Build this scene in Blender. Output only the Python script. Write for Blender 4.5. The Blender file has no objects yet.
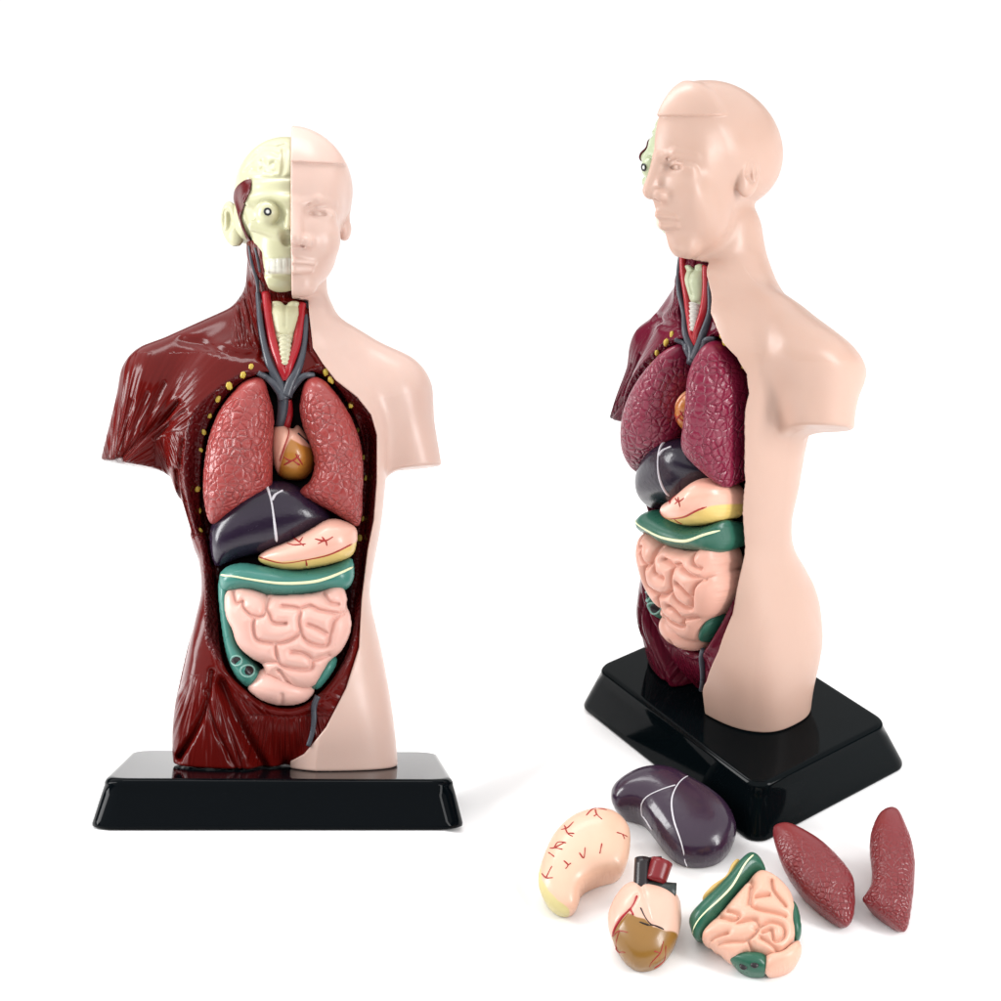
import bpy, math, random
import numpy as np
from mathutils import Matrix, Vector

# ------------------------------------------------------------------ units, camera, world, lights
S = 0.00043                     # one model unit in metres (the torso model is about 28 cm tall)
F = 1500.0                      # focal length in photo pixels (photo 1001 wide)
C0 = 500.5
scene = bpy.context.scene
col = scene.collection
rng = np.random.default_rng(4)
random.seed(4)

def pixdir(px, py):
    return np.array([px - C0, -(py - C0), -F])

E_R, D_R, BX, BY = math.radians(36.6), 1997.0, 736.7, 733.8       # right base: elevation, depth, pixel
YAW_R = math.radians(49.6)
phi = math.atan2(BX - C0, F)
pp = E_R - math.atan2(BY - C0, math.hypot(F, BX - C0))
zw = np.array([-math.sin(phi)*math.sin(pp), math.cos(pp), math.cos(phi)*math.sin(pp)])
xw = np.array([math.cos(phi), 0, math.sin(phi)])
yw = np.cross(zw, xw)
RW = np.stack([xw, yw, zw], 1)                    # world -> camera axes
OW = pixdir(BX, BY) * D_R / F                     # world origin in camera coordinates (units)
def cam2world(P): return (np.asarray(P, float) - OW) @ RW
def world2cam(P): return np.asarray(P, float) @ RW.T + OW
CAMPOS = cam2world(np.zeros(3))

cam_d = bpy.data.cameras.new('camera'); cam = bpy.data.objects.new('camera', cam_d); col.objects.link(cam)
M = Matrix.Identity(4)
for i in range(3):
    for j in range(3): M[i][j] = float(RW.T[i, j])
    M[i][3] = float(CAMPOS[i] * S)
cam.matrix_world = M
cam_d.sensor_width = 36.0; cam_d.lens = 36.0 * F / 1001.0
cam_d.clip_start = 0.01; cam_d.clip_end = 200
scene.camera = cam

world = bpy.data.worlds.new('World'); scene.world = world; world.use_nodes = True
bg = world.node_tree.nodes['Background']
bg.inputs[0].default_value = (1, 1, 1, 1); bg.inputs[1].default_value = 0.1

def area(name, pix_depth, target, size, power, colr=(1, 1, 1)):
    """area lamp at a world position (units), aimed at target (units)"""
    ld = bpy.data.lights.new(name, 'AREA'); ld.shape = 'RECTANGLE'
    ld.size, ld.size_y = size[0]*S, size[1]*S; ld.energy = power; ld.color = colr
    o = bpy.data.objects.new(name, ld); col.objects.link(o)
    p = Vector([float(v) * S for v in pix_depth]); t = Vector([float(v) * S for v in target])
    o.location = p; o.rotation_euler = (t - p).to_track_quat('-Z', 'Y').to_euler()
    return o
area('overhead_added_fill', (0, 14000, 18000), (0, 14000, 0), (90000, 90000), 5600.0)  # unseen oversized fill lamp, added to keep the white sheet evenly bright
area('left_softbox', (-2000, -300, 1000), (-400, 0, 300), (420, 1500), 6.0)
area('top_strip_softbox', (-620, 500, 1500), (-500, -250, 350), (1100, 240), 1.35)
area('right_softbox', (1500, -900, 1000), (0, 0, 300), (380, 1300), 5.0)

vs = scene.view_settings
scene.display_settings.display_device = 'sRGB'
vs.view_transform = 'Standard'; vs.look = 'None'; vs.exposure = 0.0; vs.gamma = 1.0
try: vs.use_curve_mapping = False
except Exception: pass
scene.render.engine = 'CYCLES'
scene.cycles.max_bounces = 8

# ------------------------------------------------------------------ poses of the two torso models
S_L, D_L = 1.28, 1920.0
E_L = math.radians(7.5)
LX, LY = 284.0, 764.0
def left_pose():
    ph = math.atan2(LX - C0, F)
    p2 = E_L - math.atan2(LY - C0, math.hypot(F, LX - C0))
    z = np.array([-math.sin(ph)*math.sin(p2), math.cos(p2), math.cos(ph)*math.sin(p2)])
    x = np.array([math.cos(ph), 0, math.sin(ph)]); y = np.cross(z, x)
    yaw = math.radians(1.5); c, s = math.cos(yaw), math.sin(yaw); ro = math.radians(-1.5)
    ex = c*x - s*y; ey = s*x + c*y
    ex, z = ex*math.cos(ro) + z*math.sin(ro), z*math.cos(ro) - ex*math.sin(ro)
    return np.stack([ex, ey, z], 1), pixdir(LX, LY) * D_L / F
RL, OL = left_pose()
X0 = 6.0                         # model x of the base centre
def left_model2cam(P):
    return ((np.asarray(P, float) + [X0, 0, 0]) * S_L) @ RL.T + OL
def px2model(pts, Y):
    """photo pixels on the left model -> model (X, Z) at model depth Y (plain ray / plane)"""
    out = []
    for px, py in pts:
        d = RL.T @ pixdir(px, py); o = RL.T @ (-OL)
        t = (Y*S_L - o[1]) / d[1]; q = (o + t*d) / S_L
        out.append((q[0] - X0, q[2]))
    return np.array(out)
H_BASE = 52.0
yc, ys = math.cos(YAW_R), math.sin(YAW_R)
EXR = np.array([yc, -ys, 0.]); EYR = np.array([ys, yc, 0.])
H_BASE_R = 66.0
def sstep(a, b, x):
    t = np.clip((np.asarray(x, float) - a) / (b - a), 0, 1); return t*t*(3 - 2*t)
def pitch_head(P, ang):
    P = np.array(P, float); w = sstep(425, 505, P[:, 2]) * ang
    c, s = np.cos(w), np.sin(w); y0, z0 = 15., 470.
    y, z = P[:, 1]-y0, P[:, 2]-z0
    P[:, 1] = y0 + c*y - s*z; P[:, 2] = z0 + s*y + c*z
    return P
def place_left(P):
    P = pitch_head(P, math.radians(6))
    P[:, 0] += math.tan(math.radians(-1.5))*P[:, 2]              # the torso stands upright on a base that is a touch tilted
    return cam2world(left_model2cam(P))
def place_right(P):
    """stance of the turned model: larger, chest turned and leaning, as the photo shows it"""
    S0, S1, a, b, c, dy, sx, sy, qx, qy, ox, oy, hp, hyw, ky, kyh, kap, kx, bx, by, xr = RFIT
    w = sstep(425, 505, np.asarray(P)[:, 2]); P = pitch_head(P, hp); X, Y, Z = P.T
    c_, s_ = np.cos(w*hyw), np.sin(w*hyw); X, Y = c_*X - s_*(Y-15), 15 + s_*X + c_*(Y-15)
    zk = np.interp(Z, ZK, ZV) - 17*sstep(70, 140, X)*sstep(310, 385, Z)*(1-w)
    k = (S0 + (S1-S0)*np.clip(Z, 0, 650)/650)*(1 - .09*sstep(75, -5, Z))
    X = np.where(X > 0, np.interp(X, [0, 88, 160, 200], [0, 88*xr, 154, 193]), X)*(1-w) + X*w
    bb = np.exp(-((Z-390)/70)**2); X = X*k + bx*bb; Y = by*bb + Y*k*(ky + (kyh-ky)*w)
    t = Z/600; X = X + sx*t + qx*t*t; Y = Y + sy*t + qy*t*t
    cy, sn = math.cos(dy), math.sin(dy); X, Y = cy*X - sn*Y + ox + X0, sn*X + cy*Y + oy
    R = X[:, None]*EXR + Y[:, None]*EYR; tt = np.clip(Z/310, 0, 1)*(1 - HS*w)
    R[:, 2] = zk + H_BASE_R - kap*tt*R[:, 1] - kx*tt*R[:, 0]
    return R
HS = 0.42
RFIT = [1.300, 1.038, 402.6, 591.5, 819.5, 0.048, -20.0, 8.5, -48.4, -10.0, -24.2, 12.4, -0.122, 0.03, 1.18, 1.015, 0.527, 0.112, 29.0, 19.4, 0.906]
# smooth version of the height table
ZK = np.linspace(-10, 680, 70)
ZV = np.interp(ZK, [-10, 0, 310, 470, 660], [-10, 0, RFIT[2], RFIT[3], RFIT[4]]) + np.where(ZK > 660, (ZK-660)*1.15, 0)
for _k in range(12): ZV[2:-1] = .25*ZV[1:-2] + .5*ZV[2:-1] + .25*ZV[3:]

# ------------------------------------------------------------------ object helpers
def new_obj(name, verts, faces, mat, parent=None, origin=None, smooth=True, attrs=None):
    """verts in world units; one mesh object, its origin at `origin` (units)"""
    verts = np.asarray(verts, float)
    if origin is None:
        origin = np.array([verts[:, 0].mean(), verts[:, 1].mean(), verts[:, 2].min()])
    me = bpy.data.meshes.new(name)
    v = ((verts - origin) * S).astype(np.float32)
    if isinstance(faces, np.ndarray):
        n, k = faces.shape
        me.vertices.add(len(v)); me.vertices.foreach_set('co', v.ravel())
        me.loops.add(n*k); me.loops.foreach_set('vertex_index', faces.astype(np.int32).ravel())
        me.polygons.add(n)
        me.polygons.foreach_set('loop_start', np.arange(0, n*k, k, dtype=np.int32))
        me.polygons.foreach_set('loop_total', np.full(n, k, dtype=np.int32))
        me.update(calc_edges=True); me.validate()
    else:
        me.from_pydata([tuple(map(float, q)) for q in v], [], [tuple(int(i) for i in f) for f in faces]); me.update()
    if smooth: me.polygons.foreach_set('use_smooth', np.ones(len(me.polygons), dtype=bool))
    for an, arr in (attrs or {}).items():
        arr = np.asarray(arr, np.float32)
        if arr.ndim == 1:
            a = me.attributes.new(an, 'FLOAT', 'POINT'); a.data.foreach_set('value', arr)
        else:
            a = me.attributes.new(an, 'FLOAT_VECTOR', 'POINT'); a.data.foreach_set('vector', arr.ravel())
    if mat: me.materials.append(mat)
    o = bpy.data.objects.new(name, me); col.objects.link(o)
    o.location = [float(c*S) for c in origin]
    if parent is not None:
        o.parent = parent
        pw = Vector((0, 0, 0)); q = parent
        while q is not None: pw += q.location; q = q.parent
        o.location = Vector([float(c*S) for c in origin]) - pw
    return o
def thing(o, label, cat, group=None):
    o['label'] = label; o['category'] = cat
    if group: o['group'] = group
    return o
def empty(name, loc):
    o = bpy.data.objects.new(name, None); col.objects.link(o)
    o.location = [float(c*S) for c in loc]; o.empty_display_size = 0.02
    return o

# ------------------------------------------------------------------ implicit surface -> mesh (surface nets)
def polygonize(f, lo, hi, h, relax=2, block=8):
    lo = np.asarray(lo, float); hi = np.asarray(hi, float)
    n = np.ceil((hi - lo) / h).astype(int) + 1
    nb = np.ceil(n / block).astype(int); N = nb * block
    cx = [lo[i] + (np.arange(nb[i]) + .5) * block * h for i in range(3)]
    G = np.stack(np.meshgrid(*cx, indexing='ij'), -1).reshape(-1, 3)
    fc = f(G)
    act = np.abs(fc) < block*h*0.87*2.2
    Fg = np.repeat(np.repeat(np.repeat(np.where(fc > 0, 1e3, -1e3).astype(np.float32).reshape(nb), block, 0), block, 1), block, 2)
    F6 = Fg.reshape(nb[0], block, nb[1], block, nb[2], block)
    bi = np.array(np.unravel_index(np.nonzero(act)[0], nb)).T
    r = np.arange(block)
    off = np.stack(np.meshgrid(r, r, r, indexing='ij'), -1).reshape(-1, 3)
    for c in range(0, len(bi), 600):
        b = bi[c:c+600]
        idx = (b[:, None, :]*block + off[None])
        val = f((lo + idx.reshape(-1, 3)*h)).astype(np.float32).reshape(len(b), block, block, block)
        F6[b[:, 0], :, b[:, 1], :, b[:, 2], :] = val
    sg = Fg < 0
    c8 = np.zeros((N[0]-1, N[1]-1, N[2]-1), np.uint8)
    for dx in (0, 1):
        for dy in (0, 1):
            for dz in (0, 1):
                c8 += sg[dx:N[0]-1+dx, dy:N[1]-1+dy, dz:N[2]-1+dz]
    cells = np.array(np.nonzero((c8 > 0) & (c8 < 8))).T
    cid = np.full(c8.shape, -1, np.int32); cid[cells[:, 0], cells[:, 1], cells[:, 2]] = np.arange(len(cells))
    acc = np.zeros((len(cells), 3)); cnt = np.zeros(len(cells))
    def g(o): return Fg[cells[:, 0]+o[0], cells[:, 1]+o[1], cells[:, 2]+o[2]]
    for ax in range(3):
        a1, a2 = [(1, 2), (0, 2), (0, 1)][ax]
        for u in (0, 1):
            for w in (0, 1):
                o0 = [0, 0, 0]; o0[a1] = u; o0[a2] = w; o1 = list(o0); o1[ax] = 1
                f0, f1 = g(o0), g(o1); m = (f0 < 0) != (f1 < 0)
                t = np.where(m, f0/(f0 - f1 + 1e-12), 0)
                p = np.array(o0, float)[None] + np.eye(3)[ax][None]*t[:, None]
                acc += np.where(m[:, None], p, 0); cnt += m
    V = lo + (cells + acc/np.maximum(cnt, 1)[:, None])*h
    Q = []
    for ax in range(3):
        a1, a2 = [(1, 2), (2, 0), (0, 1)][ax]
        s0 = [slice(0, N[i]) for i in range(3)]; s1 = list(s0)
        s0[ax] = slice(0, N[ax]-1); s1[ax] = slice(1, N[ax])
        ch = sg[tuple(s0)] != sg[tuple(s1)]
        e = np.array(np.nonzero(ch)).T
        e = e[(e[:, a1] > 0) & (e[:, a2] > 0) & (e[:, a1] < N[a1]-1) & (e[:, a2] < N[a2]-1)]
        neg = sg[e[:, 0], e[:, 1], e[:, 2]]
        def cc(d1, d2):
            q = e.copy(); q[:, a1] += d1; q[:, a2] += d2
            return cid[q[:, 0], q[:, 1], q[:, 2]]
        quad = np.stack([cc(-1, -1), cc(0, -1), cc(0, 0), cc(-1, 0)], 1)
        quad[~neg] = quad[~neg][:, ::-1]
        Q.append(quad)
    Q = np.concatenate(Q); Q = Q[(Q >= 0).all(1)]
    E = np.concatenate([Q[:, [0, 1]], Q[:, [1, 2]], Q[:, [2, 3]], Q[:, [3, 0]]])
    deg = np.bincount(E.ravel(), minlength=len(V)).astype(float)
    for it in range(relax):
        Lp = np.zeros_like(V)
        for k in range(3):
            Lp[:, k] = np.bincount(E[:, 0], V[E[:, 1], k], len(V)) + np.bincount(E[:, 1], V[E[:, 0], k], len(V))
        V = V*0.4 + 0.6*Lp/np.maximum(deg, 1)[:, None]
        for _ in range(2):
            f0 = f(V); gr = np.stack([f(V + np.eye(3)[k]*0.4) - f0 for k in range(3)], 1)/0.4
            g2 = (gr**2).sum(1)
            st = np.clip(f0/np.maximum(g2, .05), -1.2*h, 1.2*h)
            V = V - gr*st[:, None]*0.9
    return V, Q

# ------------------------------------------------------------------ 2-D helpers
def catmull(P, n=6, closed=False):
    P = np.asarray(P, float); m = len(P); out = []
    for i in range(m if closed else m-1):
        if closed: a, b, c, d = P[(i-1) % m], P[i], P[(i+1) % m], P[(i+2) % m]
        else: a, b, c, d = P[max(i-1, 0)], P[i], P[i+1], P[min(i+2, m-1)]
        for t in np.linspace(0, 1, n, endpoint=False):
            out.append(.5*((2*b) + (-a+c)*t + (2*a-5*b+4*c-d)*t*t + (-a+3*b-3*c+d)*t**3))
    if not closed: out.append(P[-1])
    return np.array(out)
def seg_dist(px, py, A, B):
    d = B - A; L = (d**2).sum() + 1e-9
    t = np.clip(((px-A[0])*d[0] + (py-A[1])*d[1])/L, 0, 1)
    return np.hypot(px-A[0]-t*d[0], py-A[1]-t*d[1])
class Map:
    """2-D scalar grid with bilinear look-up"""
    def __init__(s, lo, hi, h=1.0):
        s.lo = np.array(lo, float); s.h = h
        s.n = np.ceil((np.array(hi) - s.lo)/h).astype(int) + 1
        s.X, s.Y = np.meshgrid(s.lo[0]+np.arange(s.n[0])*h, s.lo[1]+np.arange(s.n[1])*h, indexing='ij')
        s.A = np.zeros(s.X.shape)
    def __call__(s, u, v):
        a = np.clip((u-s.lo[0])/s.h, 0, s.n[0]-1.001); b = np.clip((v-s.lo[1])/s.h, 0, s.n[1]-1.001)
        i = a.astype(int); j = b.astype(int); a = a-i; b = b-j; A = s.A
        return (A[i, j]*(1-a)+A[i+1, j]*a)*(1-b) + (A[i, j+1]*(1-a)+A[i+1, j+1]*a)*b
    def poly_sdf(s, P):
        d = np.full(s.X.shape, 1e9); ins = np.zeros(s.X.shape, bool); m = len(P)
        for i in range(m):
            A, B = P[i], P[(i+1) % m]
            d = np.minimum(d, seg_dist(s.X, s.Y, A, B))
            cond = (A[1] > s.Y) != (B[1] > s.Y)
            xi = A[0] + (s.Y-A[1])*(B[0]-A[0])/(B[1]-A[1] if abs(B[1]-A[1]) > 1e-12 else 1e-12)
            ins ^= cond & (s.X < xi)
        s.A = np.where(ins, -d, d); return s
    def lines(s, polys):
        d = np.full(s.X.shape, 1e9)
        for P in polys:
            for i in range(len(P)-1): d = np.minimum(d, seg_dist(s.X, s.Y, P[i], P[i+1]))
        s.A = d; return s

def tube(P, r, nseg=8, closed_ends=True):
    P = np.asarray(P, float); m = len(P); r = np.broadcast_to(np.asarray(r, float), (m,))
    T = np.gradient(P, axis=0); T /= np.linalg.norm(T, axis=1)[:, None] + 1e-9
    up = np.array([0.13, -0.95, 0.21]); V = []
    n0 = np.cross(T[0], up); n0 /= np.linalg.norm(n0)
    for i in range(m):
        n0 = n0 - T[i]*n0.dot(T[i]); n0 /= np.linalg.norm(n0); b = np.cross(T[i], n0)
        a = np.arange(nseg)*2*math.pi/nseg
        V.append(P[i] + r[i]*(np.cos(a)[:, None]*n0 + np.sin(a)[:, None]*b))
    V = np.concatenate(V); Fc = []
    for i in range(m-1):
        for k in range(nseg):
            k2 = (k+1) % nseg
            Fc.append((i*nseg+k, i*nseg+k2, (i+1)*nseg+k2, (i+1)*nseg+k))
    Fc.append(tuple(range(nseg))[::-1]); Fc.append(tuple((m-1)*nseg+k for k in range(nseg)))
    return V, Fc
def join(parts):
    V, Fc, o = [], [], 0
    for v, f in parts:
        V.append(v); Fc += [tuple(i+o for i in q) for q in f]; o += len(v)
    return np.concatenate(V), Fc
def ball(c, r, nu=14, nv=9):
    V, Fc = [], []
    for j in range(nv+1):
        t = math.pi*j/nv
        for i in range(nu):
            a = 2*math.pi*i/nu
            V.append([c[0]+r[0]*math.sin(t)*math.cos(a), c[1]+r[1]*math.sin(t)*math.sin(a), c[2]+r[2]*math.cos(t)])
    for j in range(nv):
        for i in range(nu):
            Fc.append((j*nu+i, (j+1)*nu+i, (j+1)*nu+(i+1) % nu, j*nu+(i+1) % nu))
    return np.array(V), Fc
def smin(a, b, k):
    h = np.clip(.5+.5*(b-a)/k, 0, 1); return b*(1-h)+a*h-k*h*(1-h)
def smax(a, b, k): return -smin(-a, -b, k)
def ell(P, c, r):
    q = (P-np.array(c))/np.array(r); k0 = np.sqrt((q**2).sum(1)); k1 = np.sqrt(((q/np.array(r))**2).sum(1))
    return k0*(k0-1)/(k1+1e-9)
def cone(P, a, ra, b, rb):
    a = np.array(a, float); b = np.array(b, float); d = b-a
    t = np.clip(((P-a)@d)/(d@d), 0, 1)
    return np.linalg.norm(P-a-t[:, None]*d, axis=1) - (ra+(rb-ra)*t)

# ------------------------------------------------------------------ materials
def nt_new(name):
    m = bpy.data.materials.new(name); m.use_nodes = True
    return m, m.node_tree, m.node_tree.nodes['Principled BSDF']
def node(nt, t, **kw):
    n = nt.nodes.new(t)
    for k, v in kw.items(): setattr(n, k, v)
    return n
def mixcol(nt, fac, a, b):
    m = node(nt, 'ShaderNodeMix', data_type='RGBA')
    nt.links.new(fac, m.inputs[0])
    for s, v in ((m.inputs[6], a), (m.inputs[7], b)):
        if hasattr(v, 'default_value'): nt.links.new(v, s)
        else: s.default_value = (*v, 1)
    return m.outputs[2]
def ramp(nt, src, a, b, va=0., vb=1.):
    r = node(nt, 'ShaderNodeMapRange'); r.clamp = True
    nt.links.new(src, r.inputs[0])
    for i, v in enumerate((a, b, va, vb)): r.inputs[i+1].default_value = v
    return r.outputs[0]
def math_(nt, op, a, b):
    m = node(nt, 'ShaderNodeMath', operation=op)
    for s, v in ((m.inputs[0], a), (m.inputs[1], b)):
        if hasattr(v, 'default_value'): nt.links.new(v, s)
        else: s.default_value = v
    return m.outputs[0]
def attr(nt, n):
    a = node(nt, 'ShaderNodeAttribute'); a.attribute_name = n; return a
def noise(nt, scale, detail=2, vec=None):
    n = node(nt, 'ShaderNodeTexNoise'); n.inputs['Scale'].default_value = scale; n.inputs['Detail'].default_value = detail
    if vec is None:
        tc = node(nt, 'ShaderNodeTexCoord'); vec = tc.outputs['Object']
    nt.links.new(vec, n.inputs['Vector']); return n.outputs['Fac']
def bump(nt, h, strength, dist, normal=None):
    b = node(nt, 'ShaderNodeBump'); b.inputs['Strength'].default_value = strength; b.inputs['Distance'].default_value = dist*S
    nt.links.new(h, b.inputs['Height'])
    if normal is not None: nt.links.new(normal, b.inputs['Normal'])
    return b.outputs[0]
def plain(name, c, rough=.35, var=.08, spec=.5, coat=0., sss=0., ior=1.45, bumpy=0., vscale=60):
    m, nt, p = nt_new(name)
    n = noise(nt, vscale, 3)
    cc = mixcol(nt, n, tuple(v*(1-var) for v in c), tuple(min(1, v*(1+var)) for v in c))
    nt.links.new(cc, p.inputs['Base Color'])
    nt.links.new(ramp(nt, noise(nt, 150, 3), .3, .7, rough*.85, rough*1.15), p.inputs['Roughness'])
    p.inputs['Specular IOR Level'].default_value = spec; p.inputs['IOR'].default_value = ior
    p.inputs['Coat Weight'].default_value = coat; p.inputs['Coat Roughness'].default_value = .08
    if sss:
        p.inputs['Subsurface Weight'].default_value = sss; p.inputs['Subsurface Radius'].default_value = (1, .45, .3)
        p.inputs['Subsurface Scale'].default_value = 6*S
    if bumpy: nt.links.new(bump(nt, noise(nt, 420, 3), .5, bumpy), p.inputs['Normal'])
    return m
def lung_mat(name, c, hi, rough=.28, cell=9.5, relief=1.9):
    m, nt, p = nt_new(name)
    tc = node(nt, 'ShaderNodeTexCoord')
    nz = node(nt, 'ShaderNodeTexNoise'); nz.inputs['Scale'].default_value = 120; nt.links.new(tc.outputs['Object'], nz.inputs['Vector'])
    mp = node(nt, 'ShaderNodeVectorMath', operation='MULTIPLY_ADD')
    nt.links.new(nz.outputs['Color'], mp.inputs[0]); mp.inputs[1].default_value = (.0022,)*3; nt.links.new(tc.outputs['Object'], mp.inputs[2])
    v = node(nt, 'ShaderNodeTexVoronoi', feature='DISTANCE_TO_EDGE'); v.inputs['Scale'].default_value = 1/(cell*S)
    nt.links.new(mp.outputs[0], v.inputs['Vector'])
    d = math_(nt, 'POWER', ramp(nt, v.outputs['Distance'], 0.0, .3), .6)
    v2 = node(nt, 'ShaderNodeTexVoronoi', feature='DISTANCE_TO_EDGE'); v2.inputs['Scale'].default_value = 1/(4.2*S)
    nt.links.new(mp.outputs[0], v2.inputs['Vector'])
    hsum = math_(nt, 'ADD', d, math_(nt, 'MULTIPLY', ramp(nt, v2.outputs['Distance'], 0, .2), .1))
    a = attr(nt, 'mask')
    hh = math_(nt, 'MULTIPLY', hsum, math_(nt, 'MULTIPLY', a.outputs['Fac'], ramp(nt, noise(nt, 75, 2), .35, .62, .3, 1.15)))
    nt.links.new(bump(nt, hh, 1.0, relief), p.inputs['Normal'])
    grov = math_(nt, 'MULTIPLY', ramp(nt, v.outputs['Distance'], 0, .07, 1, 0), a.outputs['Fac'])
    cc = mixcol(nt, noise(nt, 70, 3), c, hi)
    cc = mixcol(nt, math_(nt, 'MULTIPLY', grov, .3), cc, tuple(x*.45 for x in c))
    nt.links.new(cc, p.inputs['Base Color']); p.inputs['Roughness'].default_value = rough
    p.inputs['Specular IOR Level'].default_value = .55
    return m
def two_tone(name, c1, c2, rough=.3, soft=.8, coat=.2, bumpy=0., sss=0.):
    """c1 where attribute mask < 0, c2 where it is > 0"""
    m, nt, p = nt_new(name); a = attr(nt, 'mask')
    n = noise(nt, 90, 3)
    A = mixcol(nt, n, tuple(v*.93 for v in c1), tuple(min(1, v*1.07) for v in c1))
    B = mixcol(nt, n, tuple(v*.9 for v in c2), tuple(min(1, v*1.1) for v in c2))
    nt.links.new(mixcol(nt, ramp(nt, a.outputs['Fac'], -soft, soft), A, B), p.inputs['Base Color'])
    p.inputs['Roughness'].default_value = rough; p.inputs['Coat Weight'].default_value = coat; p.inputs['Coat Roughness'].default_value = .1
    if sss:
        p.inputs['Subsurface Weight'].default_value = sss; p.inputs['Subsurface Radius'].default_value = (1, .4, .25); p.inputs['Subsurface Scale'].default_value = 4*S
    if bumpy: nt.links.new(bump(nt, noise(nt, 350, 3), .6, bumpy), p.inputs['Normal'])
    return m
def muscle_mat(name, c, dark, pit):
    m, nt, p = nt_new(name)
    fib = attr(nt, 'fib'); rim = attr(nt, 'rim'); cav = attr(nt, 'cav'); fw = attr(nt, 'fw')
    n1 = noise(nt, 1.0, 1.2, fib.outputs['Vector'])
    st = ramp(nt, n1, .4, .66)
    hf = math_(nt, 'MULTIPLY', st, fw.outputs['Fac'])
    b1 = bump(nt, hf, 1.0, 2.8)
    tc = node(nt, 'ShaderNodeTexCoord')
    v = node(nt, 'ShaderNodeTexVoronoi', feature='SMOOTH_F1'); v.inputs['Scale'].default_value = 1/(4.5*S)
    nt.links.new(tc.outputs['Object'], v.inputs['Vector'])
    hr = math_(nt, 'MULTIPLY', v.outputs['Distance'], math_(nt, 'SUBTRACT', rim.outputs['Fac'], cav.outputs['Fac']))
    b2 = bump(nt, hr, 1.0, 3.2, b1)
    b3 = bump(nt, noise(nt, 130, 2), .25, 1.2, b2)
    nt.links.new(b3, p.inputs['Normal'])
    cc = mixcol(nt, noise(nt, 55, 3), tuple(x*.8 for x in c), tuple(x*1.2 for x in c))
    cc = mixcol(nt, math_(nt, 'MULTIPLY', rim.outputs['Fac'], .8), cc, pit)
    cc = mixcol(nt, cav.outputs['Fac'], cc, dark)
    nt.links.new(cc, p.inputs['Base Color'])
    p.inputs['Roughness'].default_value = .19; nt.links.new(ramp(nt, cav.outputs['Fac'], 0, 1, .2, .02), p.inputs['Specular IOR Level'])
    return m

# ------------------------------------------------------------------ from photo pixels to model coordinates
def project(Pw):
    c = world2cam(Pw); return np.stack([C0 + F*c[:, 0]/-c[:, 2], C0 - F*c[:, 1]/-c[:, 2]], 1)
def fit(pts, Y):
    """model (X, Z) that the left model shows at these photo pixels, at model depth Y"""
    pts = np.atleast_2d(np.asarray(pts, float)); q = px2model(pts, Y)
    Yv = np.broadcast_to(np.asarray(Y, float), (len(pts),))
    def fw(a): return project(place_left(np.stack([a[:, 0], Yv, a[:, 1]], 1)))
    for _ in range(8):
        p0 = fw(q); jx = fw(q+[1, 0])-p0; jz = fw(q+[0, 1])-p0
        det = jx[:, 0]*jz[:, 1]-jz[:, 0]*jx[:, 1]; e = pts-p0
        q = q + np.stack([(e[:, 0]*jz[:, 1]-jz[:, 0]*e[:, 1])/det, (jx[:, 0]*e[:, 1]-e[:, 0]*jx[:, 1])/det], 1)*.9
    return q
def fit3(pts, Y):
    q = fit(pts, Y); return np.stack([q[:, 0], np.broadcast_to(np.asarray(Y, float), (len(q),)), q[:, 1]], 1)
def pt(px, py, Y): return fit3([(px, py)], Y)[0]

# ------------------------------------------------------------------ the body as an implicit surface
ST = np.array([  # photo row, left x, right x, front y, back y
    (775, 168, 398, -54, 46), (740, 166, 396, -58, 54), (700, 170, 391, -62, 68), (650, 181, 382, -62, 70),
    (620, 189, 375, -61, 58), (590, 196, 370, -60, 42), (560, 192, 374, -62, 36), (520, 181, 381, -66, 48),
    (470, 164, 386, -70, 60), (430, 160, 388, -71, 66), (390, 166, 384, -66, 66), (355, 190, 360, -56, 58),
    (330, 226, 336, -42, 48), (305, 241, 326, -34, 44)], float)
_zl = fit(ST[:, [1, 0]], 0.0); _zr = fit(ST[:, [2, 0]], 0.0)
_o = np.argsort(_zl[:, 1])
_tab = catmull(np.stack([_zl[_o, 1], _zl[_o, 0], _zr[_o, 0], ST[_o, 3], ST[_o, 4]], 1), 8)
def trunk(P):
    z = P[:, 2]; xl, xr, yf, yb = [np.interp(z, _tab[:, 0], _tab[:, k]) for k in (1, 2, 3, 4)]
    xc = (xl+xr)/2; hx = (xr-xl)/2
    hy = np.where(P[:, 1] < 0, -yf, yb)
    e = np.where(P[:, 1] < 0, 2.9, 2.3)
    q = (np.abs((P[:, 0]-xc)/hx)**e + np.abs(P[:, 1]/hy)**e + 1e-9)**(1/e)
    return smax((q-1)*np.minimum(hx, hy)*.95, z - 462, 12)
Z_ARM_L = fit([(130, 468)], 0)[0, 1]; Z_ARM_R = fit([(420, 468)], 0)[0, 1]
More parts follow.
